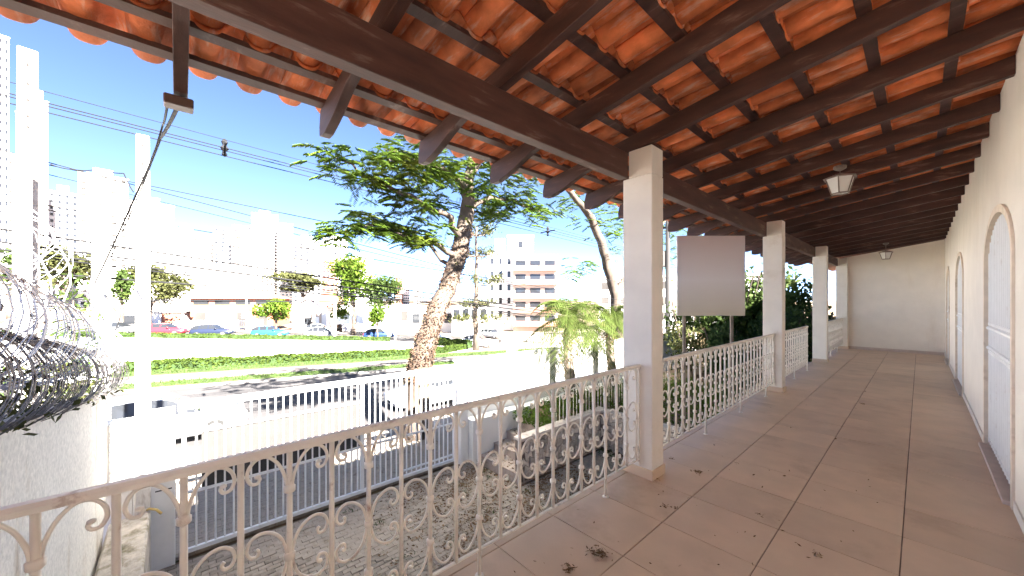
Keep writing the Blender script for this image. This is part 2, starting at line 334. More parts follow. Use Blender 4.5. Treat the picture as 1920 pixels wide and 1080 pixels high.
# front wall with three arched openings
DOORS = [(4.48, 6.14), (9.08, 10.72), (13.1, 14.35)]
SPR, RISE, ZT, TH_W = 1.86, 0.40, 3.25, 0.16
def arch(y0, y1, n=14):
    c, h = (y0+y1)/2, (y1-y0)/2
    return [(c-h*math.cos(math.pi*i/n), SPR+RISE*math.sin(math.pi*i/n)) for i in range(n+1)]
mb = MB(); yprev = -3.0
for y0, y1 in DOORS+[(YE, None)]:
    mb.add([(WX, yprev, 0), (WX, y0, 0), (WX, y0, ZT), (WX, yprev, ZT)], [(0, 1, 2, 3)])
    if y1 is None: break
    A = [(y0, 0)]+arch(y0, y1)+[(y1, 0)]
    for (a, za), (b, zb) in zip(A[1:-2], A[2:-1]): mb.add([(WX, a, za), (WX, b, zb), (WX, b, ZT), (WX, a, ZT)], [(0, 1, 2, 3)])
    for (a, za), (b, zb) in zip(A[:-1], A[1:]): mb.add([(WX, a, za), (WX, b, zb), (WX+TH_W, b, zb), (WX+TH_W, a, za)], [(0, 1, 2, 3)])
    mb.add([(WX+TH_W, y0, -0.01), (WX+TH_W, y1, -0.01), (WX+TH_W, y1, SPR+RISE), (WX+TH_W, y0, SPR+RISE)], [(0, 1, 2, 3)])
    yprev = y1
fw = bpy.data.objects.new('front_wall', mb.mesh('front_wall', base.location)); fw.data.materials.append(M['plaster']); COL.objects.link(fw); fw.parent = base
mb = MB(); mb.prism([(-1.765, -0.2), (WX+0.3, -0.2), (WX+0.3, 3.2), (-1.765, 2.80)], 1, YE, YE+0.2)
mb.box((-1.76, YE+0.201, -3.1), (0.7, YE+6, 2.7))
ob('end_wall', mb, 'plaster', base)
mb = MB(); mb.box((-1.49, YE-0.014, 0.0015), (WX, YE-0.001, 0.085)); ob('skirting', mb, 'skirt', base)
yp = -3.0
for y0, y1 in DOORS+[(YE-0.016, None)]:
    mb = MB(); mb.box((WX-0.012, yp, 0.0015), (WX-0.001, y0-(0.09 if y1 else 0), 0.075)); ob('skirting', mb, 'plaster', base, bev=0.003)
    if y1 is None: break
    yp = y1+0.09
for y0, y1 in DOORS:
    # stone surround: arch ring proud of the wall
    c, h = (y0+y1)/2, (y1-y0)/2; inn = [(y0, 0.0)]+arch(y0, y1)+[(y1, 0.0)]
    out = [(y0-0.06, 0.0)]+[(c+(y-c)*(h+0.06)/h, SPR+(z-SPR)*(RISE+0.06)/RISE) for y, z in arch(y0, y1)]+[(y1+0.06, 0.0)]
    mb = MB(); n = len(inn)
    inn2 = [(c+(y_-c)*(h-0.004)/h, z_-0.004 if z_ > 0 else 0.0) for y_, z_ in inn]; V = [(WX-0.016, *p) for p in inn2]+[(WX-0.016, *p) for p in out]+[(WX+0.05, *p) for p in inn2]+[(WX-0.001, *p) for p in out]
    Fq = []
    for i in range(n-1): Fq += [(i, i+1, n+i+1, n+i), (2*n+i, 2*n+i+1, i+1, i), (n+i, n+i+1, 3*n+i+1, 3*n+i)]
    mb.add(V, Fq); door = ob('door', mb, 'trimstone', base)
    mb = MB(); mb.box((WX-0.05, y0+0.006, 0.002), (WX+0.069, y1-0.006, 0.035)); ob('threshold', mb, 'skirt', door, bev=0.004)
    # white leaf behind the grille, in two panels with a centre stile
    for a, b in ((y0+0.02, c-0.012), (c+0.012, y1-0.02)):
        pts = [(a, 0.04), (b, 0.04)]+[(b+(a-b)*i/8, SPR+(RISE-0.03)*math.sqrt(max(0, 1-((b+(a-b)*i/8-c)/h)**2))) for i in range(9)]
        mb = MB(); mb.prism(pts, 0, WX+0.07, WX+0.09); ob('door_panel', mb, 'doorpanel', door)
    nb = int((y1-y0)/0.105)
    for i in range(nb+1):
        yb = y0+0.04+(y1-y0-0.08)*i/nb; zt = SPR+(RISE-0.02)*math.sqrt(max(0, 1-((yb-c)/h)**2))
        mb = MB(); mb.tube([(WX+0.018, yb, 0.06), (WX+0.018, yb, 1.0), (WX+0.018, yb, zt-0.05), (WX+0.018, yb, zt)], [0.009, 0.009, 0.009, 0.009], 6)
        for zc in (1.02, 1.22):
            mb.lathe((WX+0.018, yb, zc), [(0.009, -0.02), (0.021, -0.008), (0.021, 0.008), (0.009, 0.02)], 6)
        ob('bar', mb, 'whitemetal', door)
    for zc in (0.09, 0.98, 1.26):
        mb = MB(); mb.box((WX+0.010, y0+0.02, zc-0.012), (WX+0.026, y1-0.02, zc+0.012)); ob('grille_rail', mb, 'whitemetal', door)
# pillars
POSTS = [(2.91, 3.11), (7.23, 7.43), (11.47, 11.67), (15.2, 15.399)]
plabels = ['nearest white square pillar, where the scrolled railing ends', 'second white pillar along the veranda, beside the short railing panel',
           'third white pillar, standing just past the gap in the railing', 'half pillar built against the cream end wall']
for (y0, y1), lb in zip(POSTS, plabels):
    t = thing('veranda_pillar', (-1.625, (y0+y1)/2, 0), lb, 'pillar', 'white veranda pillars')
    mb = MB(); mb.box((-1.76, y0, 0.0), (-1.49, y1, 2.56)); ob('shaft', mb, 'plaster_post', t, bev=0.006)
    mb = MB(); mb.box((-1.706, y0+0.002, 2.561), (-1.492, y1-0.002, 2.80)); ob('head', mb, 'plaster_post', t, bev=0.006)
    mb = MB(); mb.box((-1.766, y0-0.012, 0.0015), (-1.478, min(y1+0.012, YE-0.002), 0.085)); ob('plinth', mb, 'floortile', t, bev=0.004)
# ------------------------------------------------------------------ roof
SL = 0.145
def zb(x): return 2.79+SL*(x+1.71)                          # underside of the rafters
RH = 0.135; XT = -2.62
roof = thing('veranda_roof', (-1.1, 6.0, 2.8), 'clay tile veranda roof on dark brown rafters and battens', 'roof')
for a, b in [(-3.0, 2.909), (3.111, 7.229), (7.431, 11.469), (11.671, 15.199)]:
    mb = MB(); mb.box((-1.795, a, 2.565), (-1.708, b, 2.788)); ob('beam', mb, 'woodbeam', roof, bev=0.005)
# rafter with a carved tail
prof = [(WX-0.002, zb(WX)+RH), (WX-0.002, zb(WX)), (-1.80, zb(-1.80)), (-1.90, zb(-1.9)+0.006), (-2.0, zb(-2.0)+0.022), (-2.10, zb(-2.1)+0.030), (-2.20, zb(-2.2)+0.022), (-2.30, zb(-2.3)+0.0), (-2.40, zb(-2.4)-0.028),
        (-2.50, zb(-2.5)-0.045), (-2.62, zb(-2.62)-0.058), (-2.69, zb(-2.69)-0.048), (-2.73, zb(-2.73)-0.03), (-2.735, zb(-2.73)+0.03), (-2.71, zb(-2.71)+RH)]
mb = MB(); mb.prism(prof, 1, -0.029, 0.029); rme = mb.mesh('rafter'); recalc(rme); bevel(rme, 0.003); rme.materials.append(M['wood'])
RY = [0.74+0.735*k for k in range(-5, 20)]
for y in RY:
    if y < YE: inst('rafter', rme, roof, (0, y, 0), (0, 0, random.uniform(-0.004, 0.004)))
TP = 0.365; TX0 = -2.83
BX = [-2.655]+[TX0+0.46-0.035+TP*k for k in range(8)]
for k, x in enumerate(BX):
    if x > WX-0.03: continue
    wd = 0.032 if k else 0.034
    mb = MB(); zt = zb(x)+RH; mb.add([(x+sx*wd, y, zt+sx*wd*SL+dz) for y in (-3.0, YE-0.002) for sx, dz in ((-1, 0.001), (1, 0.001), (1, 0.029), (-1, 0.029))],
           [(0, 1, 2, 3), (7, 6, 5, 4), (0, 4, 5, 1), (1, 5, 6, 2), (2, 6, 7, 3), (3, 7, 4, 0)])
    ob('batten', mb, 'woodgrey' if k < 2 else 'wood', roof)
# clay tile: wide pan (hangs down) + narrow roll, nib rim at the head
def tile_mesh():
    TL, PW, RW = 0.46, 0.145, 0.086; pr = []
    for i in range(11):
        s = i/10*2-1; pr.append((PW*i/10, -0.054*(1-abs(s)**3.2)))
    for i in range(1, 6):
        a = math.pi*i/5; pr.append((PW+RW*i/5, 0.036*math.sin(a)))
    th = 0.012; n = len(pr); us = [0.0, 0.012, 0.15, 0.30, TL-0.03, TL]
    V = []; 
    for k, u in enumerate(us):
        tap = 1-0.05*u/TL
        rim = 0.007 if k >= 4 else 0.0
        for side in (1, 0):
            for v, z in pr: V.append((u, (v-PW/2)*tap, z-(th+rim if side else 0)+(0.003 if k == 0 and side else 0)))
    m = 2*n; Fq = []
    for k in range(len(us)-1):
        for i in range(n-1):
            Fq.append((k*m+i, (k+1)*m+i, (k+1)*m+i+1, k*m+i+1)); Fq.append((k*m+n+i, k*m+n+i+1, (k+1)*m+n+i+1, (k+1)*m+n+i))
        for i in (0, n-1): Fq.append((k*m+i, k*m+n+i, (k+1)*m+n+i, (k+1)*m+i))
    for k in (0, len(us)-1):
        for i in range(n-1): Fq.append((k*m+i, k*m+i+1, k*m+n+i+1, k*m+n+i))
    mb = MB(); mb.add(V, Fq); me = mb.mesh('clay_tile'); recalc(me); smooth_mesh(me)
    me.polygons.foreach_set('use_smooth', [len(p.vertices) == 4 and True for p in me.polygons]); me.materials.append(M['claytile']); return me
tme = tile_mesh(); CP = 0.2225; tiles = []
tilt = math.atan(SL)-math.atan(0.020/TP)
for k in range(9):
    x = TX0+TP*k
    if x > WX-0.1: continue
    for c in range(-14, 71):
        y = 0.1+CP*c
        if y > YE-0.1: continue
        tiles.append(Vector((x+random.uniform(-0.006, 0.006), y+random.uniform(-0.004, 0.004), zb(x+0.175)+RH+0.029-0.175*math.tan(tilt)+0.064)))
def seen(p):
    q = proj(p); return -150 < q[0] < 2070 and -250 < q[1] < 1200 and q[2] > 0.15
tiles.sort(key=lambda p: (0 if seen(p) else 1, proj(p)[2]))
for p in tiles[:300]:
    inst('clay_tile', tme, roof, p, (random.uniform(-0.015, 0.015), -tilt+random.uniform(-0.006, 0.006), random.uniform(-0.012, 0.012)))
tv = np.empty(len(tme.vertices)*3, np.float32); tme.vertices.foreach_get('co', tv); tv = tv.reshape(-1, 3)
tf = np.array([list(p.vertices) for p in tme.polygons], np.int32); V = []; Fq = []
ct, st = math.cos(-tilt), math.sin(-tilt)
for i, p in enumerate(tiles[300:]):
    W_ = np.stack([tv[:, 0]*ct+tv[:, 2]*st, tv[:, 1], -tv[:, 0]*st+tv[:, 2]*ct], 1)+np.array(p-roof.location)+rng.normal(size=3)*0.002
    V.append(W_); Fq.append(tf+i*len(tv))
rest = npmesh('clay_tiles_rest', np.concatenate(V), np.concatenate(Fq), 'claytile'); smooth_mesh(rest)
tag(ob('clay_tiles', rest, 'claytile', roof), kind='stuff')
# main roof over the house body (blocks the sun, not seen from the veranda)
mb = MB(); mb.prism([(WX+0.02, 3.36), (4.5, 3.95), (8.5, 3.4), (8.5, 3.3), (4.5, 3.85), (WX+0.02, 3.26)], 1, -3.0, YE+6); ob('main_roof', mb, 'rooftile', roof)
mb = MB(); mb.prism([(-2.6, 2.88), (WX, 3.35), (WX, 3.25), (-2.6, 2.78)], 1, YE+0.21, YE+6); ob('wing_roof', mb, 'rooftile', roof)
# hanging lanterns
for (px, py, dd, lb) in ((1575, 345, None, 'larger hanging lantern with frosted panes, nearer the camera'), (1661, 478, None, 'small hanging lantern close to the cream end wall')):
    # hangs below a rafter at X = -0.55
    v = dir_of(px); X = -0.58; d = X/v.x; p = atd(px, py, d); k = 1.0
    t = thing('lantern', (p.x, p.y, p.z), lb, 'lantern', 'lanterns under the veranda roof')
    zr = zb(p.x)
    mb = MB(); mb.tube([(p.x, p.y, p.z+0.11), (p.x, p.y, zr-0.006)], 0.006, 6); mb.lathe((p.x, p.y, zr-0.03), [(0.02, -0.02), (0.055, 0.0), (0.055, 0.028)], 12); ob('stem', mb, 'lamp_metal', t)
    def fr(r0, z0, r1, z1, rot=math.pi/6):
        return [(p.x+r*math.cos(rot+math.pi/3*i), p.y+r*math.sin(rot+math.pi/3*i), p.z+z) for r, z in ((r0, z0), (r1, z1)) for i in range(6)]
    sides = [(i, (i+1) % 6, 6+(i+1) % 6, 6+i) for i in range(6)]
    mb = MB(); mb.add(fr(0.075, -0.10, 0.125, 0.06), sides); ob('pane', mb, 'lamp_glass', t)
    mb = MB(); mb.add(fr(0.155, 0.062, 0.02, 0.115), sides+[tuple(range(6))]); ob('cap', mb, 'lamp_metal', t)
    mb = MB(); lo, hi = fr(0.078, -0.105, 0.13, 0.062)[:6], fr(0.078, -0.105, 0.13, 0.062)[6:]
    for i in range(6):
        mb.tube([lo[i], hi[i]], 0.006, 5); mb.tube([lo[i], lo[(i+1) % 6]], 0.006, 5); mb.tube([hi[i], hi[(i+1) % 6]], 0.007, 5)
    ob('frame', mb, 'lamp_metal', t)
# ------------------------------------------------------------------ scrolled railing
RX, RT, RB, BS = -1.605, 0.945, 0.155, 0.15
def arc_pts(pts, n=5):
    """Catmull-Rom through (u,z) points"""
    out = []; P = [pts[0]]+pts+[pts[-1]]
    for i in range(1, len(P)-2):
        for k in range(n):
            t = k/n; q = [0.5*((2*P[i][j])+(-P[i-1][j]+P[i+1][j])*t+(2*P[i-1][j]-5*P[i][j]+4*P[i+1][j]-P[i+2][j])*t*t+(-P[i-1][j]+3*P[i][j]-3*P[i+1][j]+P[i+2][j])*t**3) for j in (0, 1)]
            out.append(q)
    return out+[pts[-1]]
def curl(cx, cz, r, a0, turns, n, sgn=1):
    return [(cx+r*(1-0.72*i/n)*math.cos(a0+sgn*turns*2*math.pi*i/n), cz+r*(1-0.72*i/n)*math.sin(a0+sgn*turns*2*math.pi*i/n)) for i in range(n+1)]
def scroll(pts, w=0.0062, d=0.0095):
    mb = MB(); P = [(0, u, z) for u, z in pts]; mb.tube(P, w, 6); return mb
def mk(name, pts, mir):
    p = [((-u if mir else u), z) for u, z in pts]; mb = scroll(p); e = p[-1]
    mb.lathe((0, e[0], e[1]-0.007), [(0.004, 0), (0.0115, 0.004), (0.0115, 0.010), (0.004, 0.014)], 6)
    me = mb.mesh(name); recalc(me); smooth_mesh(me); me.materials.append(M['iron']); return me
topP = arc_pts([(0.008, 0.785), (0.014, 0.83), (0.035, 0.885), (0.068, 0.922), (0.100, 0.924), (0.124, 0.902), (0.132, 0.870), (0.122, 0.842), (0.103, 0.836), (0.094, 0.850), (0.101, 0.860)])
botP = [(u, RB+RT-z+0.005) for u, z in topP]
midP = arc_pts([(0.104, 0.598), (0.097, 0.588), (0.104, 0.573), (0.122, 0.576), (0.133, 0.600), (0.124, 0.632), (0.095, 0.650), (0.058, 0.640), (0.028, 0.608), (0.012, 0.56), (0.010, 0.53)])
midP = midP+[(u, 1.06-z) for u, z in midP[::-1]][1:]
scr = {(k, m): mk('scroll', p, m) for k, p in (('t', topP), ('b', botP), ('m', midP)) for m in (0, 1)}
def bal(leg, typ):
    mb = MB(); mb.tube([(0, 0, 0.002 if leg else RB-0.01), (0, 0, RT-0.012)], 0.0105, 8)
    if typ:
        for z in (0.785, 0.53, 0.32): mb.lathe((0, 0, z), [(0.0105, -0.016), (0.02, -0.010), (0.02, 0.010), (0.0105, 0.016)], 8)
    if leg: mb.lathe((0, 0, 0.002), [(0.026, 0), (0.026, 0.004), (0.012, 0.008)], 8)
    me = mb.mesh('baluster'); recalc(me); smooth_mesh(me); me.materials.append(M['iron']); return me
bals = {(l, t): bal(l, t) for l in (0, 1) for t in (0, 1)}
RAILS = [(-1.79, 2.905, 'long scrolled white iron railing in the foreground, ending at the nearest pillar', 0.009),
         (3.115, 7.225, 'scrolled white iron railing between the nearest and second pillars', 3.165),
         (7.435, 9.90, 'short scrolled white iron railing panel just past the second pillar', 7.5),
         (11.675, 15.195, 'farthest white iron railing, reaching the end wall', 11.74)]
for y0, y1, lb, ya in RAILS:
    t = thing('iron_railing', (RX, (y0+y1)/2, 0.0), lb, 'railing', 'scrolled iron railings of the veranda')
    mb = MB(); n = 1
    mb.prism([(-0.019+RX, RT-0.016), (0.019+RX, RT-0.016), (0.021+RX, RT+0.0), (0.013+RX, RT+0.012), (-0.013+RX, RT+0.012), (-0.021+RX, RT+0.0)], 1, y0, y1); ob('top_rail', mb, 'iron', t)
    mb = MB(); mb.box((RX-0.008, y0, RB-0.012), (RX+0.008, y1, RB-0.003)); ob('bottom_rail', mb, 'iron', t)
    k0 = math.ceil((y0-ya+0.02)/BS); k1 = math.floor((y1-ya-0.0)/BS)
    for k in range(k0, k1+1):
        yb = ya+BS*k; typ = (k % 2 == 0); leg = (k % 8 == 0)
        inst('baluster', bals[(int(leg), int(typ))], t, (RX, yb, 0))
        if typ:
            for m, s in ((0, 1), (1, -1)):
                if (s > 0 and yb+0.14 < y1) or (s < 0 and yb-0.14 > y0):
                    for q in 'tmb': inst('scroll', scr[(q, m)], t, (RX, yb, 0))
    for yy in (y0+0.008, y1-0.008):
        if -1.7 < yy: mb = MB(); mb.box((RX-0.009, yy-0.008, 0.1), (RX+0.009, yy+0.008, RT-0.016)); ob('end_post', mb, 'iron', t)
mb = MB(); mb.prism([(-2.62, 2.985), (WX+0.6, 3.52), (WX+0.6, 3.49), (-2.62, 2.955)], 1, -3.0, YE+0.2); ob('sun_block_sheet', mb, 'grout', roof)  # hidden sheet added above the tiles to stop sun leaking through their gaps
# ================================================================== COURTYARD, GATE, WALLS
GX = -8.4; CZ = -2.9
mb = MB(); mb.box((GX-0.05, -1.0, CZ-0.3), (EX+0.06, 9.7, CZ-0.055)); court = tag(ob('courtyard', mb, 'soil'), kind='structure')
pm = MB(); pm.box((-0.097, -0.047, -0.06), (0.097, 0.047, 0)); pme = pm.mesh('paver'); bevel(pme, 0.006); pme.materials.append(M['paver'])
pos = []
r = 0; x = GX+0.15
while x < EX-0.2:
    y = -0.95+(0.1 if r % 2 else 0)
    while y < 9.2:
        if not (x < -6.3 and y > 5.95): pos.append((x+random.uniform(-.003, .003), y, CZ+random.uniform(-0.006, 0.006)-0.0))
        y += 0.2
    x += 0.1; r += 1
def vis(p): q = proj(p); return 0 < q[0] < 1920 and 0 < q[1] < 1100
pos.sort(key=lambda p: (0 if vis(p) else 1, proj(p)[2]))
for p in pos[:300]: inst('paver', pme, court, p, (random.uniform(-.02, .02), random.uniform(-.02, .02), math.pi/2+random.uniform(-.03, .03)))
mb = MB()
def add_pavers(mb, plist):
    for p in plist:
        a = random.uniform(-.02, .02)
        mb.add([(p[0]+sx*0.047, p[1]+sy*0.097+a*sx*0.05, p[2]+(0 if u else -0.05)) for u in (0, 1) for sx, sy in ((-1, -1), (1, -1), (1, 1), (-1, 1))], [(4, 5, 6, 7), (0, 1, 5, 4), (1, 2, 6, 5), (2, 3, 7, 6), (3, 0, 4, 7)])
add_pavers(mb, pos[300:]); o = ob('pavers', mb, 'paver', court); tag(o, kind='stuff')
# driveway apron outside the gate, same pavers
mb = MB(); mb.box((-11.7, -0.9, -3.1), (GX-0.06, 6.0, CZ-0.03)); apron = tag(ob('driveway', mb, 'soil'), kind='structure')
mb = MB(); pl = []; r = 0; x = -11.6
while x < GX-0.1:
    y = -0.8+(0.1 if r % 2 else 0)
    while y < 5.9: pl.append((x, y, max(CZ, gz(x, y))+0.03+random.uniform(-.004, .004))); y += 0.2
    x += 0.1; r += 1
add_pavers(mb, pl); tag(ob('pavers', mb, 'paver', apron), kind='stuff')
# ---- sliding gate
gate = thing('sliding_gate', (GX, 2.8, CZ), 'white barred sliding gate with a dark grey sheet on its left half', 'gate')
G0, G1, GB, GT = 0.02, 5.50, -2.82, -0.25
def gbox(name, a, b, m='whitemetal', bev=0.004): mb = MB(); mb.box(a, b); return ob(name, mb, m, gate, bev=bev)
gbox('top_rail', (GX-0.06, G0-0.05, GT-0.11), (GX+0.06, G1, GT))
gbox('bottom_rail', (GX-0.03, G0, GB), (GX+0.03, G1, GB+0.07))
gbox('middle_rail', (GX-0.02, G0+0.07, -0.80), (GX+0.016, 3.0, -0.755)); gbox('middle_rail', (GX-0.02, G0+0.07, -1.82), (GX+0.016, G1-0.06, -1.775))
gbox('stile', (GX-0.03, G0, GB+0.071), (GX+0.03, G0+0.06, GT-0.112)); gbox('stile', (GX-0.03, 3.0, GB+0.071), (GX+0.02, 3.05, GT-0.112))
gbox('stile', (GX-0.03, 3.93, GB+0.071), (GX+0.02, 3.99, GT-0.112)); gbox('stile', (GX-0.03, G1-0.06, GB+0.071), (GX+0.03, G1, GT-0.112))
gbox('lower_rail', (GX-0.02, 3.995, GB+0.16), (GX+0.02, G1-0.061, GB+0.20))
gbox('lock_plate', (GX-0.035, 4.9, -0.62), (GX+0.019, 5.43, -0.37)); gbox('letter_plate', (GX-0.03, 4.45, -0.62), (GX+0.0, 4.86, -0.40), 'signwhite')
gbar = MB(); gbar.box((-0.016, -0.014, 0), (0.012, 0.014, GT-0.111-GB-0.071)); gme = gbar.mesh('bar'); bevel(gme, 0.003); gme.materials.append(M['whitemetal'])
y = G0+0.19
while y < G1-0.1:
    inst('bar', gme, gate, (GX, y, GB+0.071)); y += 0.13
mb = MB(); mb.box((GX-0.024, 0.28, -1.775), (GX-0.0205, 2.998, -0.801)); ob('sheet', mb, 'greysheet', gate)
# ---- gate column on the left: white steel boxes, and plaster pillar
gp = thing('gate_column', (GX, -0.45, CZ), 'white steel gate column left of the sliding gate', 'column')
mb = MB(); mb.box((GX-0.1, -0.36, CZ), (GX+0.09, -0.06, -0.30)); ob('box_panel', mb, 'whitemetal', gp, bev=0.004)
mb = MB(); mb.box((GX-0.1, -0.55, CZ), (GX+0.08, -0.366, -0.40)); ob('box_panel', mb, 'whitemetal', gp, bev=0.004)
mb = MB(); mb.box((GX+0.091, -0.30, -1.62), (GX+0.096, -0.10, -1.60)); mb.box((GX+0.091, -0.30, -0.9), (GX+0.1, -0.12, -0.885)); mb.box((GX+0.091, -0.32, -0.45), (GX+0.1, -0.1, -0.44)); ob('hinge_bar', mb, 'greysheet', gp)
mb = MB(); mb.box((GX+0.091, -0.09, -2.4), (GX+0.12, -0.065, -0.7)); ob('latch_rod', mb, 'whitemetal', gp)
mb = MB(); mb.tube([(GX+0.1, -0.42, -1.86), (GX+0.16, -0.36, -1.83), (GX+0.22, -0.28, -1.85), (GX+0.26, -0.22, -1.92)], 0.018, 8); ob('yellow_pipe', mb, 'yellow', gp)
mb = MB(); mb.box((GX-0.3, -0.95, CZ), (GX+0.02, -0.56, -0.42)); tag(ob('plaster_pillar', mb, 'whitewall', at=Vector((GX, -0.7, CZ)), bev=0.01), 'grey shaded plaster pillar behind the pole, next to the rough wall', 'pillar')
mb = MB(); mb.prism([(-8.2, CZ), (-5.9, CZ), (-5.95, -2.2), (-6.5, -1.95), (-8.2, -1.85)], 1, -0.80, -0.35)
me_ = ob('stone_plinth', mb, 'oldstone', at=Vector((-7, -0.6, CZ)), bev=0.03); tag(me_, 'mossy rough rendered plinth at the foot of the white wall', 'plinth')
# ---- front wall right of the gate
mb = MB(); mb.box((GX-0.12, 5.56, CZ-0.3), (GX+0.02, 24, -0.17)); 
fwl = thing('street_wall', (GX, 14, CZ), 'long sunlit white wall to the right of the gate', 'wall')
ob('wall', mb, 'whitewall', fwl, bev=0.006)
mb = MB(); mb.box((GX-0.15, 5.52, -0.168), (GX+0.05, 24, -0.13)); ob('coping', mb, 'whitewall', fwl, bev=0.006)
mb = MB(); mb.box((GX+0.021, 5.56, CZ), (GX+0.2, 5.8, -0.9)); ob('pier', mb, 'whitewall', fwl, bev=0.01)
# ---- left boundary wall, falling towards the street, with razor wire
def wt(x): return 0.06+0.139*(8.35+x)
lw = thing('boundary_wall', (-5.5, -1.0, CZ), 'rough rendered white wall under the razor wire at the left edge', 'wall')
mb = MB(); N = 16; fr_, bk = [], []
for i in range(N+1):
    x = -8.35+7.5*i/N; fr_.append((x, wt(x)+random.uniform(-0.02, 0.02)))
pts = [(-7.62, CZ), (-7.75, -2.2), (-8.05, -1.75), (-8.28, -1.4), (-8.35, -1.0)]+fr_+[(-0.85, CZ)]
mb.prism(pts, 1, -1.05, -0.83); ob('wall', mb, 'roughwall', lw)
mb = MB(); mb.prism([(x, z+0.001) for x, z in fr_]+[(x, z+0.035+random.uniform(0, 0.02)) for x, z in fr_[::-1]], 1, -1.09, -0.80); ob('coping', mb, 'oldstone', lw)
def coil(name, x0, x1, zoff, rad, turns, m, lb, yc=-0.94, jit=0.02, blades=True, rw=0.0035, zf=wt):
    mb = MB(); n = turns*22; P = []; ph = random.random()*6; j1 = 0
    for i in range(n+1):
        t = i/n; a = 2*math.pi*turns*t+ph; x = x0+(x1-x0)*t
        if i % 22 == 0: j1 = random.uniform(-jit, jit); j2 = random.uniform(-jit, jit)
        rr = rad*(1+j1)+j2
        P.append((x+0.08*math.sin(a*0.5), yc+rr*math.cos(a)*1.05, zf(x)+zoff+rr*math.sin(a)))
    mb.tube(P, rw, 4, ry=rw*1.6)
    if blades:
        for i in range(1, n, 3):
            p, q = Vector(P[i]), Vector(P[min(i+1, n)]); t = (q-p).normalized(); s = t.orthogonal().normalized(); s.rotate(Matrix.Rotation(random.random()*6, 3, t))
            e = 0.022
            mb.add([p-t*e-s*0.0, p-s*0.010, p+t*e, p+s*0.010], [(0, 1, 2, 3)])
            mb.add([p-t*e*0.9+s*0.016, p, p-t*e*0.2], [(0, 1, 2)]); mb.add([p+t*e*0.9-s*0.016, p, p+t*e*0.2], [(0, 1, 2)])
    o = ob(name, mb, m, at=Vector((x0, yc, zf(x0)+zoff))); tag(o, lb, 'razor wire', 'razor wire coils on the boundary wall'); return o
coil('razor_wire', -2.3, -8.1, 0.30, 0.33, 80, 'razordark', 'dark lower coil of razor wire resting on the rough wall')
coil('razor_wire', -2.3, -7.9, 0.62, 0.36, 46, 'razor', 'silvery upper coil of razor wire above the dark coil')
coil('razor_wire', -3.9, -6.4, 1.35, 0.42, 6, 'razor', 'loose tangle of razor wire loops hanging around the leftmost pole', yc=-1.25, jit=0.12, zf=lambda x: 0.7-0.25*(x+6.4))
coil('razor_wire', -4.6, -6.8, 0.6, 0.34, 5, 'razor', 'few thin razor wire loops between upper coil and leftmost pole', yc=-1.35, jit=0.15, zf=lambda x: 1.6-0.15*(x+6.8))
# leafy scrub growing through the wire
C = np.column_stack([rng.uniform(-8.3, -3.2, 1500), rng.normal(-1.0, 0.16, 1500), np.zeros(1500)]); C[:, 2] = np.array([wt(x) for x in C[:, 0]])+rng.random(1500)**1.6*0.45
tag(ob('wall_creeper', npmesh('wall_creeper', *leaf_cards(C, 0.06), 'leaf_olive'), None), 'leafy creeper growing through the razor wire coils', 'creeper')
sh = []
for k, (px, top) in enumerate(((135, 505), (150, 520), (120, 515), (165, 560), (105, 540), (178, 590))):
    p = atd(px, top, 6.0); b = Vector((p.x, p.y, 0.0)); q = []
    for i in range(26): t = i/25; q += [(b+(p-b)*t)+Vector(rng.normal(size=3)*0.05) for _ in range(3)]
    sh += q
V, Fq = leaf_cards(np.array(sh), 0.10, aspect=0.4)
p0 = atd(140, 560, 6.0); cr = thing('shrub', (p0.x, p0.y, CZ), 'upright leafy shrub behind the razor wire coils', 'shrub')
V = V-np.array(cr.location); ob('foliage', npmesh('foliage', V, Fq, 'leaf_mid'), None, cr)
mb = MB(); mb.tube([(p0.x, p0.y, CZ), (p0.x, p0.y, 0.0), (p0.x+0.1, p0.y, 1.5)], [0.04, 0.03, 0.01], 6); ob('stem', mb, 'bark', cr)
# ---- poles
def pole(px, ytop, d, wpx, m, lb, base=None, holes=(), depth=0.9):
    p = atd(px, ytop, d); wd = wpx/F*d/2; zb_ = gz(p.x, p.y) if base is None else base
    t = thing('concrete_post', (p.x, p.y, zb_), lb, 'post', 'concrete posts at the street')
    v_ = dir_of(px).normalized(); mb = MB(); c, s = v_.y, -v_.x; wd *= v_.dot(Vector((-SN, CS))); w0 = wd*1.3
    def ring(w_, z): return [(p.x+a*w_*c-b*w_*depth*s, p.y+a*w_*s+b*w_*depth*c, z) for a, b in ((-1, -1), (1, -1), (1, 1), (-1, 1))]
    V = ring(w0, zb_)+ring(wd, p.z); mb.add(V, [(0, 3, 2, 1), (4, 5, 6, 7), (0, 1, 5, 4), (1, 2, 6, 5), (2, 3, 7, 6), (3, 0, 4, 7)])
    ob('shaft', mb, m, t, bev=0.012)
    for hy in holes:
        q = atd(px, hy, d); e = Vector((-s, c, 0)); f_ = q-e*(wd*depth*1.12+0.004)
        h = MB(); h.lathe((0, 0, 0), [(0.012, 0), (0.022, 0.002), (0.022, 0.008)], 8)
        me = h.mesh('bolt'); me.materials.append(M['greysheet']); o = inst('bolt', me, t, f_, (math.pi/2, 0, TH))
    return t, p
tA, pA = pole(268, 255, 5.9, 25, 'polewhite', 'slim whitewashed post beside the gate column, tallest in front of the towers', holes=(275, 310, 335))
tB, pB = pole(189, 335, 6.6, 32, 'polewhite', 'shorter whitewashed post with bolts, carrying the black service cable', holes=(385, 420, 450))
tC, pC = pole(52, 95, 6.3, 40, 'concrete', 'tall grey concrete post with bolt holes at the left edge', holes=(125, 160, 190, 220, 240))
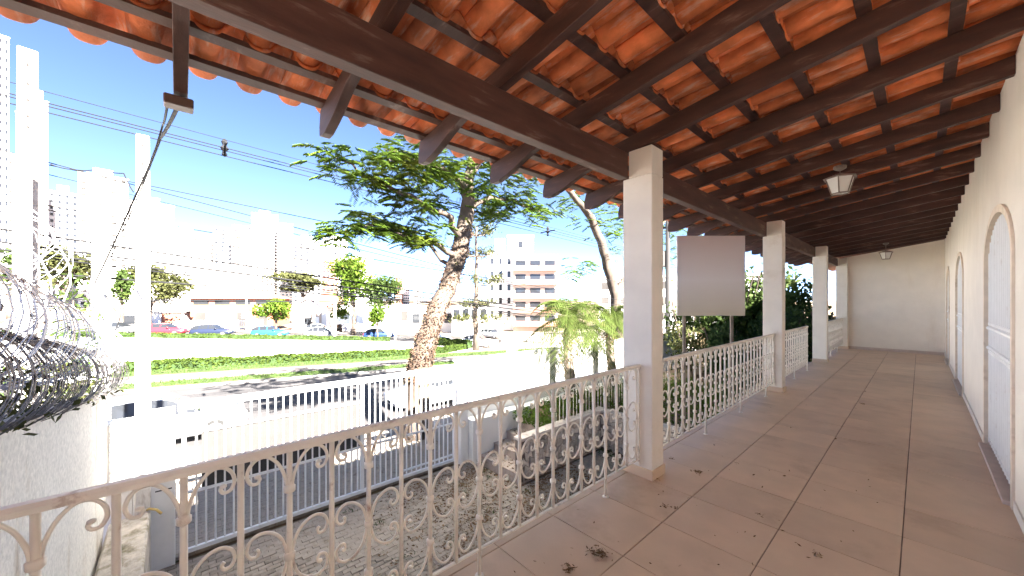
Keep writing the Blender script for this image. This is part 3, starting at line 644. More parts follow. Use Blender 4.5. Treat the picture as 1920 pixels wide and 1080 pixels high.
pv = atd(42, 305, 6.0); mb = MB(); mb.tube([(pv.x, pv.y, -2.9), (pv.x, pv.y, pv.z)], 0.10, 12); mb.lathe((pv.x, pv.y, pv.z), [(0.10, -0.02), (0.12, 0.0), (0.05, 0.06)], 12)
tag(ob('conduit_pipe', mb, 'whitemetal', at=Vector((pv.x, pv.y, CZ)), smo=True), 'grey conduit pipe strapped to the leftmost post', 'pipe')
# service cables from the rafter tail to the posts
def cable(pts, rad, lb, sag=0.0, name='cable', cat='cable', group=None, n=14, m='wire', seg=5):
    P = []
    for a, b in zip(pts[:-1], pts[1:]):
        for i in range(n): t = i/n; P.append(a.lerp(b, t)-Vector((0, 0, sag*4*t*(1-t))))
    P.append(pts[-1]); mb = MB(); mb.tube(P, rad, seg); o = ob(name, mb, m, at=P[0].copy()); return tag(o, lb, cat, group)
tail = Vector((-2.66, 0.005, zb(-2.66)-0.066))
pb2 = atd(178, 530, 6.5)
cable([tail, atd(300, 260, 3.2), atd(262, 350, 4.4), pb2], 0.011, 'thick black service cable from the rafter tail to the bolted post', 0.02)
cable([tail+Vector((0, -0.05, 0)), atd(305, 235, 2.9), atd(266, 352, 4.4), pb2+Vector((0, 0.05, 0.05))], 0.007, 'thin twisted black wire beside the thick service cable', 0.03)
mb = MB(); mb.box((tail.x-0.05, tail.y-0.07, tail.z-0.055), (tail.x+0.04, tail.y+0.05, tail.z-0.005)); tag(ob('cable_bracket', mb, 'woodgrey', at=tail.copy(), bev=0.006), 'small bracket under the rafter tail holding the service cables', 'bracket')
cable([atd(195, 545, 6.5), atd(225, 590, 6.5), atd(215, 620, 6.5), atd(178, 570, 6.5)], 0.008, 'loop of slack black cable hanging from the bolted post', 0.05)
cable([atd(95, 308, 6.2), atd(140, 318, 6.3), atd(185, 317, 6.4), atd(232, 325, 6.2), atd(250, 360, 6.0)], 0.01, 'sagging black cable strung between the whitewashed posts', 0.02)
# ================================================================== STEPS, STONE WALL, GARDEN
SX0, SX1 = -8.0, -6.45; TZ = -1.8
st_ = thing('garden_steps', (-7.2, 6.9, CZ), 'tiled steps climbing from the courtyard into the garden', 'steps')
for i in range(4):
    y0 = 6.05+0.48*i; z1 = CZ+0.21*(i+1)
    mb = MB(); mb.box((SX0, y0, CZ-0.1), (SX1, 9.7 if i == 3 else y0+0.479, z1-0.02)); ob('riser', mb, 'steptile', st_, bev=0.004)
    for j in range(4):
        xa = SX0+(SX1-SX0)*j/4
        mb = MB(); mb.box((xa+0.003, y0-0.02, z1-0.019), (xa+(SX1-SX0)/4-0.003, y0+0.465, z1)); ob('tread', mb, 'steptile', st_, bev=0.004)
mb = MB(); mb.box((GX+0.021, 5.81, CZ-0.1), (-8.003, 14, -1.72)); tag(ob('planter', mb, 'whitewall', at=Vector((-8.2, 8, CZ)), bev=0.01), 'low white planter wall along the garden steps', 'planter')
mb = MB(); mb.box((SX1-0.0, 9.62, CZ-0.3), (EX+0.04, 24, TZ-0.03)); mb.box((-8.003, 7.97, CZ-0.3), (SX1-0.22, 24, TZ-0.03)); tag(ob('garden_terrace', mb, 'soil'), kind='structure')
sw = thing('stone_wall', (SX1, 8, CZ), 'low retaining wall of irregular stones beside the steps', 'wall')
mb = MB(); mb.box((SX1-0.2, 6.1, CZ), (SX1, 9.6, TZ-0.06)); mb.box((SX1, 9.35, CZ), (EX+0.05, 9.6, TZ-0.06)); ob('core', mb, 'mortar', sw)
def stones(face, L, H, place):
    cw, ch = 0.24, 0.17; nr = int(H/ch); nc = int(L/cw)+1; hj = {}
    def hv(i, j):
        if (i, j) not in hj: hj[(i, j)] = (random.uniform(-.5, .5)*cw*0.42, random.uniform(-.5, .5)*ch*0.5)
        return hj[(i, j)]
    for r_ in range(nr):
        for c_ in range(nc):
            off = 0.5*cw if r_ % 2 else 0
            pts = []
            for (di, dj) in ((0, 0), (1, 0), (2, 0), (2, 1), (1, 1), (0, 1)):
                gi, gj = 2*c_+(r_ % 2)+di, r_+dj; ju, jv = hv(gi, gj)
                pts.append((gi*cw/2+ju, gj*ch+jv+(0.035 if (gi+gj) % 2 else -0.035)))
            cx = sum(p[0] for p in pts)/6; cz = sum(p[1] for p in pts)/6
            if cx < 0.02 or cx > L-0.02: continue
            pin = [(cx+(u-cx)*0.93, cz+(v-cz)*0.90) for u, v in pts]; pou = [(cx+(u-cx)*0.80, cz+(v-cz)*0.76) for u, v in pts]
            h = random.uniform(0.02, 0.055); mb = MB()
            lo = [place(u, v, 0.0) for u, v in pin]; mi = [place(u, v, h*0.75) for u, v in pin]; hi = [place(u, v, h) for u, v in pou]
            mb.add(lo+mi+hi, [(0+i, (i+1) % 6, 6+(i+1) % 6, 6+i) for i in range(6)]+[(6+i, 6+(i+1) % 6, 12+(i+1) % 6, 12+i) for i in range(6)]+[tuple(range(12, 18))])
            ob('stone', mb, 'stone', sw)
stones(0, 3.3, TZ-0.06-CZ, lambda u, v, h: (SX1+0.001+h, 6.12+u, CZ+0.02+v))
stones(1, -(SX1)+EX-0.05, TZ-0.06-CZ, lambda u, v, h: (SX1+0.05+u, 9.349-h, CZ+0.02+v))
mb = MB(); mb.prism([(6.06, TZ-0.10), (9.64, TZ-0.055), (9.64, TZ+0.02), (6.06, TZ-0.03)], 0, SX1-0.22, SX1+0.07); ob('coping', mb, 'stone', sw, bev=0.01)
mb = MB(); mb.box((SX1+0.071, 9.3, TZ-0.055), (EX+0.05, 9.62, TZ+0.015)); ob('coping', mb, 'stone', sw, bev=0.01)
# thin white handrail on the stone wall
hr = thing('garden_handrail', (SX1-0.1, 9, TZ), 'thin white garden railing standing on the stone wall', 'railing')
mb = MB(); mb.tube([(SX1-0.1, 7.45, -1.12), (SX1-0.1, 8.3, -0.98), (SX1-0.1, 14, -0.92)], 0.016, 6); ob('top_rail', mb, 'iron', hr)
for i in range(44):
    y = 7.5+0.148*i
    mb = MB(); mb.tube([(SX1-0.1, y, TZ-0.08), (SX1-0.1, y, -1.10+0.16*min(1, (y-7.45)/0.85))], 0.009, 5); ob('baluster', mb, 'iron', hr)
# ---- planting
def strap_plant(x, y, z, n, ln, m, lb, grp):
    V, Fq = [], []
    for i in range(n):
        a = random.random()*6.28; l = ln*random.uniform(0.6, 1.1); w_ = 0.014; lean = random.uniform(0.25, 0.9); s = Vector((-math.sin(a), math.cos(a), 0))*w_
        k = len(V)
        for t in (0, 0.35, 0.7, 1.0):
            c = Vector((x+random.uniform(-.02, .02), y, z))+Vector((math.cos(a)*lean*l*t, math.sin(a)*lean*l*t, l*(t-0.55*lean*t*t)))
            ww = 1-t*0.85; V += [c-s*ww, c+s*ww]
        Fq += [(k+2*j, k+2*j+1, k+2*j+3, k+2*j+2) for j in range(3)]
    V = np.array(V)-np.array((x, y, z)); me = npmesh('leaves', V, Fq, m); o = ob('strap_leaf_plant', me, None); o.location = (x, y, z); return tag(o, lb, 'plant', grp)
for i in range(46):
    if i < 14: x, y = random.uniform(-7.9, -6.7), random.uniform(8.1, 10.5)
    else: x, y = random.uniform(-6.2, -2.1), random.uniform(9.75, 14.5)
    strap_plant(x, y, TZ-0.03, 42, random.uniform(0.45, 0.8), random.choice(['leaf_garden', 'leaf_garden', 'leaf_bright']), 'strap-leaved green plant filling the garden bed behind the railing', 'strap-leaved plants in the garden bed')
# low fresh weeds on the top of the steps and terrace
def scatter(name, pts, size, m, label=None, cat=None, asp=0.5, flat=0.0, kind=None):
    o = ob(name, npmesh(name, *leaf_cards(np.array(pts), size, aspect=asp, flat=flat), m), None); return tag(o, label, cat, kind=kind)
pts = [(random.uniform(-7.95, -6.6), random.uniform(7.2, 9.5), -1.98+random.random()**2*0.38) for _ in range(3200)]+[(random.uniform(-8.0, -2.0), random.uniform(9.7, 15), TZ+random.random()**2*0.3) for _ in range(9000)]
scatter('ground_cover', pts, 0.085, 'leaf_garden', kind='stuff')
pts = [(random.uniform(-6.4, -3.0), random.uniform(8.6, 9.3), CZ+random.random()**2*0.16) for _ in range(700)]+[(random.uniform(-8.3, -7.6), random.uniform(5.9, 6.1), CZ+random.random()*0.1) for _ in range(60)]
for cx, cy in [(random.uniform(-8, -3), random.uniform(0, 6)) for _ in range(26)]:
    pts += [(cx+random.gauss(0, .07), cy+random.gauss(0, .07), CZ+random.random()*0.06) for _ in range(22)]
scatter('grass_tufts', pts, 0.07, 'blade', asp=0.22, kind='stuff')
pts = []
for _ in range(30000):
    x = random.uniform(-8.2, -2.6); y = random.uniform(0.5, 7.8)
    wgt = smooth(2.2, 4.6, y+0.22*(x+6)) * (0.35+0.65*math.sin(3.1*x+1.7*y)**2)
    if x < -6.4 and y > 5.95: continue
    if random.random() < wgt: pts.append((x, y, CZ+0.006+random.random()*0.02))
pts += [(random.uniform(-8, -6.5), 6.05+0.48*k+random.uniform(0.02, 0.45), CZ+0.21*(k+1)+0.008) for k in range(3) for _ in range(110)]
scatter('leaf_litter', pts, 0.055, 'leaf_dry', asp=0.4, flat=0.75, kind='stuff')
# dry debris on the veranda floor: small crumbs as stuff, the larger clumps one by one
pts = []
for _ in range(120):
    px, py = random.uniform(900, 1650), random.uniform(700, 1075); p = atz(px, py, 0)
    if EX+0.1 < p.x < WX-0.1 and 0.5 < p.y < 12: pts.append((p.x, p.y, 0.006))
scatter('floor_crumbs', pts, 0.022, 'leaf_dry', asp=0.35, flat=0.9, kind='stuff')
def clump(px, py, size, n, lb):
    p = atz(px, py, 0); C = np.column_stack([rng.normal(0, size*0.4, n), rng.normal(0, size*0.4, n), 0.006+np.abs(rng.normal(0, size*0.12, n))])
    V, Fq = leaf_cards(C, size*0.55, aspect=0.22, flat=0.8); V[:, 2] = np.maximum(V[:, 2], 0.003)
    o = ob('dry_leaf_clump', npmesh('dry_leaf_clump', V, Fq, 'leaf_dry'), None); o.location = (p.x, p.y, 0.0); tag(o, lb, 'debris', 'dry leaf clumps on the veranda floor')
for px, py, sz, n, lb in ((1124, 1041, .06, 60, 'round nest-like clump of dry leaves on the floor near the railing'), (1068, 1070, .05, 40, 'dry leaf clump at the bottom edge of the picture'), (1531, 1043, .04, 24, 'dry twig clump alone on the near floor tiles'),
                          (1310, 887, .05, 40, 'dark dry clump on the tiles to the right of the nearest pillar'), (1245, 952, .035, 18, 'dry curled leaf in front of the nearest pillar base'), (1266, 954, .03, 14, 'second dry leaf beside the curled one at the pillar base'),
                          (1424, 966, .03, 14, 'small dry bud on the middle tiles'), (1380, 870, .03, 12, 'dry leaf lying on a tile joint past the pillar'), (1232, 900, .03, 14, 'crumbs of dry leaf against the pillar plinth'), (1618, 758, .04, 14, 'dark twig lying across the far floor joint'), (1258, 862, .04, 16, 'dry leaf by the foot of the second railing')):
    clump(px, py, sz, n, lb)
# ---- sign board on two posts
bd = 5.75; c0, c1 = atd(1270, 592, bd), atd(1397, 442, bd)
e = Vector((CS, SN, 0)); fwd = Vector((-SN, CS, 0))
sgn_ = thing('sign_board', ((c0.x+c1.x)/2, (c0.y+c1.y)/2, TZ), 'blank grey sign board on two thin posts beyond the railing', 'sign')
mb = MB(); W_ = (c1-c0).dot(e)
mb.add([c0+e*u*W_+fwd*v+Vector((0, 0, h*(c1.z-c0.z))) for v in (0, 0.03) for u, h in ((0, 0), (1, 0), (1, 1), (0, 1))], [(0, 1, 2, 3), (7, 6, 5, 4), (0, 4, 5, 1), (1, 5, 6, 2), (2, 6, 7, 3), (3, 7, 4, 0)])
ob('board', mb, 'board', sgn_)
for px in (1286, 1376):
    q = atd(px, 592, bd)+fwd*0.06; mb = MB(); mb.tube([(q.x, q.y, TZ-1.1), (q.x, q.y, c1.z-0.1)], 0.026, 4); ob('post', mb, 'bark_pale', sgn_)
# ================================================================== TREES AND PLANTS
def frond_mesh_arrays(base, tip, droop, pairs, ll, lw):
    """pinnate leaf from base to tip: rachis sags, narrow leaflets hang on both sides"""
    base, tip = np.array(base), np.array(tip); d = tip-base; L = np.linalg.norm(d)+1e-6
    side = np.cross(d/L, (0, 0, 1.0)); side /= (np.linalg.norm(side)+1e-6)
    V = []; 
    for i in range(pairs):
        t = 0.12+0.88*(i+0.5)/pairs; c = base+d*t-np.array((0, 0, droop*t*t))
        l = ll*(1-0.55*abs(t-0.45))
        for s in (-1, 1):
            o = side*s*l*0.8+d/L*l*0.45-np.array((0, 0, l*(0.35+0.3*rng.random())))
            n = np.cross(o, d/L); wv = d/L*lw
            V += [c-wv*0.3, c+o*0.5-wv, c+o, c+o*0.5+wv]
    return V
def fronds(specs):
    V = []
    for s in specs: V += frond_mesh_arrays(*s)
    V = np.array(V); return V, np.arange(len(V)).reshape(-1, 4)
def tree_thing(base, label, cat='tree', group=None, name='tree'): return thing(name, base, label, cat, group)
def crown_ob(t, V, Fq, m, name='crown'):
    return ob(name, npmesh(name, np.asarray(V)-np.array(t.location), Fq, m), None, t)
def limb(mb, pts, r0, r1, seg=8):
    n = len(pts); mb.tube(pts, [r0+(r1-r0)*i/(n-1) for i in range(n)], seg)
def wob(P, k, amp):
    out = []
    for a, b in zip(P[:-1], P[1:]):
        for i in range(k): out.append(a.lerp(b, i/k)+Vector(rng.normal(size=3)*amp))
    return out+[P[-1]]
# --- big leaning street tree with feathery leaves, creeper on its trunk
TXs = -10.8
tp = [atx(px, py, TXs) for px, py in ((783, 715), (789, 680), (795, 650), (806, 615), (822, 575), (842, 530), (860, 480), (871, 430), (876, 390), (878, 345), (885, 300), (895, 250))]
b0 = Vector((tp[0].x, tp[0].y, gz(TXs, tp[0].y)-0.05)); t1 = tree_thing(b0, 'big leaning street tree with feathery leaves, trunk wrapped in dry creeper', name='street_tree')
mb = MB(); pts = [b0]+tp; rr = [0.40, 0.36, 0.34, 0.32, 0.30, 0.29, 0.29, 0.29, 0.28, 0.25, 0.2, 0.15, 0.1]
P = wob(pts, 3, 0.02); mb.tube(P, [np.interp(i/3, range(len(rr)), rr) for i in range(len(P))], 12); ob('trunk', mb, 'bark', t1, smo=True)
def branch(p0, targets, r0, m='bark'):
    mb = MB(); P = wob([p0]+targets, 4, 0.05); limb(mb, P, r0, 0.015, 6); ob('branch', mb, m, t1, smo=True); return P
def off(px, py, dx): return atx(px, py, TXs+dx)
br = [branch(off(868, 450, 0), [off(830, 400, .5), off(770, 370, 1.0), off(690, 330, 1.2), off(615, 290, 1.2)], 0.12),
      branch(off(858, 485, 0), [off(815, 455, .4), off(760, 440, .6), off(690, 425, .6), off(625, 435, .6)], 0.10),
      branch(off(850, 510, 0), [off(800, 455, -.6), off(740, 425, -1.0), off(670, 400, -1.0)], 0.08),
      branch(off(876, 395, 0), [off(920, 370, .3), off(980, 385, .5), off(1020, 395, .3)], 0.11),
      branch(off(878, 360, 0), [off(840, 320, .8), off(790, 310, 1.6), off(730, 300, 2.0)], 0.09),
      branch(off(880, 350, 0), [off(900, 300, -.8), off(950, 290, -1.5), off(1000, 330, -2.0)], 0.09),
      branch(off(876, 380, 0), [off(850, 330, -1.2), off(800, 300, -2.2), off(720, 280, -2.8)], 0.09),
      branch(off(874, 400, 0), [off(905, 400, -1.0), off(940, 400, -1.6)], 0.06)]
sp = []
for bi, P in enumerate(br):
    n = len(P)
    for i, p in enumerate(P):
        if i < n*0.30: continue
        for _ in range(16 if bi not in (1, 2) else 15):
            a = random.random()*6.28; l = random.uniform(0.35, 0.62); el = random.uniform(-0.25, 0.35); o = Vector(rng.normal(size=3)*(0.22 if bi not in (1, 2) else 0.10))
            p0 = p+o; p1 = p0+Vector((math.cos(a)*l, math.sin(a)*l, el*l)); sp.append((p0, p1, 0.16, 9, 0.165, 0.030))
for cx, cy, n, s in ((820, 350, 55, .5), (870, 330, 70, .6), (930, 350, 60, .5), (790, 395, 30, .35), (905, 375, 50, .4), (830, 430, 30, .3), (985, 375, 30, .3), (760, 320, 45, .4), (850, 300, 60, .7), (960, 320, 40, .6)):
    c = off(cx, cy, random.uniform(-1, 1))
    for _ in range(n):
        p0 = c+Vector(rng.normal(size=3)*s); a = random.random()*6.28; l = random.uniform(0.35, 0.6)
        sp.append((p0, p0+Vector((math.cos(a)*l, math.sin(a)*l, random.uniform(-.2, .3)*l)), 0.16, 9, 0.165, 0.030))
# crown that goes on above the eave line (out of sight, but it shades the avenue)
for _ in range(620):
    a = random.random()*6.28; q = random.random()**0.5*5.2; p0 = Vector((TXs+0.6+math.cos(a)*q, 7.0+math.sin(a)*q*1.15, 6.9+random.uniform(-0.5, 1.6)-0.02*q*q))
    q0 = proj(p0); ev = dir_of(min(q0[0], 1250)+(60 if q0[0] > 500 else -60)); ev = HY-F*1.25/(-2.78/ev.x) if ev.x < -0.05 else 300
    if q0[1] > ev-75: continue
    l = random.uniform(0.6, 1.0); a = random.random()*6.28; sp.append((p0, p0+Vector((math.cos(a)*l, math.sin(a)*l, random.uniform(-.2, .3)*l)), 0.2, 9, 0.24, 0.05))
crown_ob(t1, *fronds(sp), 'leaf_bright')
C = []
for _ in range(4200):
    i = random.random()**1.3*7.0; k = int(i); p = tp[k].lerp(tp[k+1], i-k); rr_ = (0.36-0.015*i)*(1+0.22*random.random()); a = random.random()*6.28
    C.append(p+Vector((math.cos(a)*rr_, math.sin(a)*rr_, random.uniform(-.1, .1))))
crown_ob(t1, *leaf_cards(np.array(C), 0.085, aspect=0.5), 'vine', 'creeper')
# --- second leaning tree behind the nearest pillar
TX2 = -12.5
tp2 = [atx(px, py, TX2) for px, py in ((1165, 660), (1158, 600), (1152, 555), (1140, 500), (1125, 450), (1108, 410), (1090, 385), (1060, 350))]
b0 = Vector((tp2[0].x, tp2[0].y, gz(TX2, tp2[0].y)-0.05)); t2 = tree_thing(b0, 'second street tree leaning left, partly hidden by the nearest pillar', name='street_tree')
mb = MB(); P = wob([b0]+tp2, 3, 0.03); limb(mb, P, 0.42, 0.14, 10); ob('trunk', mb, 'bark', t2, smo=True)
mb = MB(); P = wob([tp2[2], atx(1175, 520, TX2), atx(1200, 470, TX2), atx(1260, 400, TX2)], 3, 0.04); limb(mb, P, 0.25, 0.08); ob('branch', mb, 'bark', t2, smo=True)
sp = []
for cx, cy, n, s in ((1090, 370, 60, .6), (1060, 380, 30, .5), (1130, 400, 60, .7), (1180, 420, 90, .9), (1100, 500, 28, .25), (1075, 505, 22, .25), (1140, 440, 40, .5), (1215, 470, 70, .9), (1258, 440, 80, .8), (1250, 500, 40, .6), (1190, 380, 60, .8)):
    c = atx(cx, cy, TX2+random.uniform(-.8, .8))
    for _ in range(n):
        p0 = c+Vector(rng.normal(size=3)*s); a = random.random()*6.28; l = random.uniform(0.4, 0.7)
        sp.append((p0, p0+Vector((math.cos(a)*l, math.sin(a)*l, random.uniform(-.2, .3)*l)), 0.18, 9, 0.18, 0.034))
crown_ob(t2, *fronds(sp), 'leaf_bright')
# --- generic broadleaf tree placed by pixels; ground contact from the street plane
def ground_d(px, py):                                       # depth where the pixel meets the street plane
    lo, hi = 3.0, 400.0; v = dir_of(px)
    for _ in range(50):
        mid = (lo+hi)/2; z = EYE-(py-HY)/F*mid
        if z > gz(v.x*mid, v.y*mid): lo = mid
        else: hi = mid
    return lo
def broadleaf(px, ybase, ytop, wpx, d, m, label, n=2600, trunkh=0.35, lsize=0.35, nl=9, flat=1.0, name='tree', bark='bark', lean=0):
    v = dir_of(px); b = Vector((v.x*d, v.y*d, gz(v.x*d, v.y*d))) if ybase is None else atd(px, ybase, d)
    top = atd(px, ytop, d).z; H = top-b.z; R = wpx/F*d/2; t = tree_thing(b, label, name=name)
    zc = b.z+H*trunkh; lobes = []
    for i in range(nl):
        a = random.random()*6.28; rr_ = R*random.uniform(0.15, 0.62); z = zc+(top-zc)*random.uniform(0.18, 0.82)
        s = random.uniform(0.32, 0.5); lobes.append((b.x+math.cos(a)*rr_+lean*(z-b.z), b.y+math.sin(a)*rr_, z, R*s, R*s, (top-zc)*s*0.62*flat))
    lobes.append((b.x+lean*H, b.y, top-(top-zc)*0.25, R*0.4, R*0.4, (top-zc)*0.25))
    mb = MB(); P = wob([b, b+Vector((lean*H*.4, 0, H*trunkh)), b+Vector((lean*H*.8, 0, H*0.7))], 3, 0.02*R); limb(mb, P, max(0.06, 0.035*H), 0.03, 8); ob('trunk', mb, bark, t, smo=True)
    for lb_ in lobes[:5]:
        mb = MB(); P = wob([b+Vector((lean*H*.3, 0, H*trunkh*0.9)), Vector(lb_[:3])], 3, 0.02*R); limb(mb, P, max(0.035, 0.016*H), 0.015, 6); ob('branch', mb, bark, t)
    crown_ob(t, *leaf_cards(lumps(n, lobes, 0.35), lsize, aspect=0.6), m); return t
broadleaf(118, None, 462, 110, 60, 'leaf_olive', 'broad olive-green tree behind the shorter whitewashed post', 2600, 0.45, 0.55)
broadleaf(282, None, 492, 125, 52, 'leaf_olive', 'rounded dull-green tree left of the brick house', 3000, 0.4, 0.45)
broadleaf(228, None, 505, 40, 48, 'leaf_mid', 'narrow green tree just left of the tallest whitewashed post', 1200, 0.45, 0.4)
broadleaf(517, None, 558, 78, 47.5, 'leaf_bright', 'small bright round street tree in front of the gabled house', 1900, 0.42, 0.35)
broadleaf(570, None, 510, 130, 85, 'leaf_olive', 'flat-topped olive tree behind the gabled house roof', 2600, 0.55, 0.7, flat=0.7)
broadleaf(663, None, 484, 110, 56, 'leaf_bright', 'tall bright green tree right of the gabled house', 3400, 0.42, 0.5)
broadleaf(722, None, 520, 90, 54, 'leaf_mid', 'green tree with pale trunk beside the low shops', 2200, 0.45, 0.45, bark='bark_pale')
broadleaf(708, None, 575, 40, 49, 'leaf_bright', 'thin young tree standing among the parked cars', 900, 0.4, 0.35)
broadleaf(640, None, 560, 40, 60, 'leaf_bright', 'small bush-like tree behind the thin grey street pole', 900, 0.3, 0.4)
broadleaf(20, None, 470, 90, 55, 'leaf_mid', 'green tree at the far left behind the grey post', 1600, 0.4, 0.5)
broadleaf(500, None, 480, 60, 30.0, 'leaf_mid', 'x', 10) if False else None
# --- tall pine with tufted tiers (parana pine)
def tuft_pine(px, ybase, ytop, d, tiers, label, spread):
    b = atd(px, ybase, d); b.z = gz(b.x, b.y); top = atd(px, ytop, d).z; t = tree_thing(b, label, name='pine_tree')
    mb = MB(); P = wob([b, Vector((b.x, b.y, (b.z+top)/2)), Vector((b.x+0.1, b.y, top))], 4, 0.05); limb(mb, P, 0.42*d/45, 0.09, 8); ob('trunk', mb, 'bark', t, smo=True)
    C = []
    for yy, w_ in tiers:
        z = atd(px, yy, d).z; nb = 8
        for i in range(nb):
            a = 6.28*i/nb+random.random(); l = w_/F*d/2*random.uniform(0.7, 1.1); e_ = Vector((b.x+math.cos(a)*l, b.y+math.sin(a)*l, z+l*0.25))
            mb = MB(); mb.tube([(b.x, b.y, z-0.1), (b.x+math.cos(a)*l*.6, b.y+math.sin(a)*l*.6, z), e_], [0.07, 0.04, 0.02], 5); ob('branch', mb, 'bark', t)
            q = rng.normal(size=(95, 3))*np.array((spread, spread, spread*0.6)); C.append(q+np.array(e_))
    crown_ob(t, *leaf_cards(np.concatenate(C), 0.36, aspect=0.3), 'leaf_olive')
tuft_pine(893, 648, 425, 40, ((440, 70), (480, 60), (535, 85), (575, 60), (605, 75)), 'tall tufted pine in front of the apartment block', 0.42)
# --- two feather palms at the white wall
def palm(Y, X, ycrown, label, nf=46, L=1.5):
    z0 = TZ-0.05; q = proj((X, Y, 0)); top = EYE-(ycrown-HY)/F*q[2]; t = tree_thing(Vector((X, Y, z0)), label, 'palm', 'palms against the white wall', 'palm_tree')
    mb = MB(); H = top-z0; P = [(X+0.05*math.sin(i*.7), Y, z0+H*i/10) for i in range(11)]; mb.tube(P, [0.16-0.03*abs(i-3)/7+0.02*(i % 2) for i in range(11)], 10); ob('trunk', mb, 'bark_pale', t)
    C = np.column_stack([X+rng.normal(0, .13, 700), Y+rng.normal(0, .13, 700), z0+H*rng.random(700)**0.7]); crown_ob(t, *leaf_cards(C, 0.13, aspect=0.25), 'leaf_dry', 'dead_sheath')
    for k in range(nf):
        a = 6.28*k/nf*7.3; el = random.uniform(-0.5, 1.2); l = L*random.uniform(0.75, 1.1); V = []; Fq = []; n = 13
        hd = Vector((math.cos(a)*math.cos(el), math.sin(a)*math.cos(el), math.sin(el))); sd = Vector((-math.sin(a), math.cos(a), 0)); rach = []
        for i in range(n+1):
            tt = i/n; rach.append(Vector((X, Y, top))+hd*l*tt-Vector((0, 0, 0.75*l*tt*tt)))
        for i in range(1, n+1):
            c = rach[i]; fw_ = (rach[i]-rach[i-1]).normalized(); ll = l*0.30*(1-0.5*abs(2*i/n-0.9))
            for s in (-1, 1):
                for h_ in (0, 0.5):
                    c2_ = c-fw_*h_*l/n; o = sd*s*ll*0.75+fw_*ll*0.6-Vector((0, 0, ll*0.35)); w_ = fw_*0.016; k0 = len(V)
                    V += [c2_-w_, c2_+o*.55-w_, c2_+o, c2_+o*.55+w_]; Fq.append((k0, k0+1, k0+2, k0+3))
        for i in range(n):
            k0 = len(V); V += [rach[i]-sd*0.008, rach[i]+sd*0.008, rach[i+1]+sd*0.005, rach[i+1]-sd*0.005]; Fq.append((k0, k0+1, k0+2, k0+3))
        crown_ob(t, np.array(V), Fq, 'leaf_palm', 'frond')
palm(9.43, -7.68, 592, 'left palm standing against the white wall', 60, 2.0)
palm(11.9, -7.70, 596, 'right palm against the white wall, half hidden by the nearest pillar', 56, 1.9)
# --- dense shrubs at the right end of the garden + ochre wall behind
mb = MB(); mb.prism([(-8.2, CZ), (-1.9, CZ), (-1.9, 0.9), (-4, 0.5), (-8.2, 0.2)], 1, 21.0, 21.3); tag(ob('ochre_wall', mb, 'ochre', at=Vector((-5, 21, CZ))), 'stained ochre wall behind the dark garden shrubs', 'wall')
def bush(x, y, R, H, m, label, n=1500, ls=0.16):
    t = thing('garden_shrub', (x, y, TZ), label, 'shrub', 'shrubs at the end of the garden'); lob = [(x+random.uniform(-.4, .4)*R, y+random.uniform(-.4, .4)*R, TZ+H*random.uniform(.25, .8), R*.55, R*.55, H*.3) for _ in range(7)]
    crown_ob(t, *leaf_cards(lumps(n, lob, 0.3), ls, aspect=0.5), m, 'foliage')
    for i in range(4): mb = MB(); a = random.random()*6.28; mb.tube(wob([Vector((x, y, TZ-.1)), Vector((x+.3*R*math.cos(a), y+.3*R*math.sin(a), TZ+.5*H)), Vector((x+.5*R*math.cos(a), y+.5*R*math.sin(a), TZ+.9*H))], 2, .03), 0.025, 5); ob('stem', mb, 'bark', t)
bush(-7.2, 17.5, 1.5, 3.6, 'leaf_mid', 'pale green shrub just right of the nearest pillar', 2400, 0.18)
bush(-6.6, 16.5, 1.2, 2.4, 'leaf_olive', 'loose olive shrub behind the sign board posts', 1100)
bush(-5.2, 15.6, 1.1, 2.4, 'leaf_dark', 'dark shrub right behind the sign board', 3000)
bush(-5.6, 18.5, 2.0, 5.0, 'leaf_mid', 'tall light-green shrub rising beside the second pillar', 5200, 0.22)
bush(-3.4, 16.0, 1.3, 3.0, 'leaf_dark', 'dark dense shrub between the second and third pillars', 4200)
bush(-4.0, 19.0, 1.7, 4.9, 'leaf_mid', 'tall loose shrub against the sky left of the third pillar', 4200, 0.22)
bush(-2.6, 18.0, 0.9, 3.2, 'leaf_dark', 'dark shrub seen between the last two pillars', 1300)
bush(-3.9, 13.6, 0.8, 1.0, 'leaf_mid', 'low green shrub behind the second railing', 900)
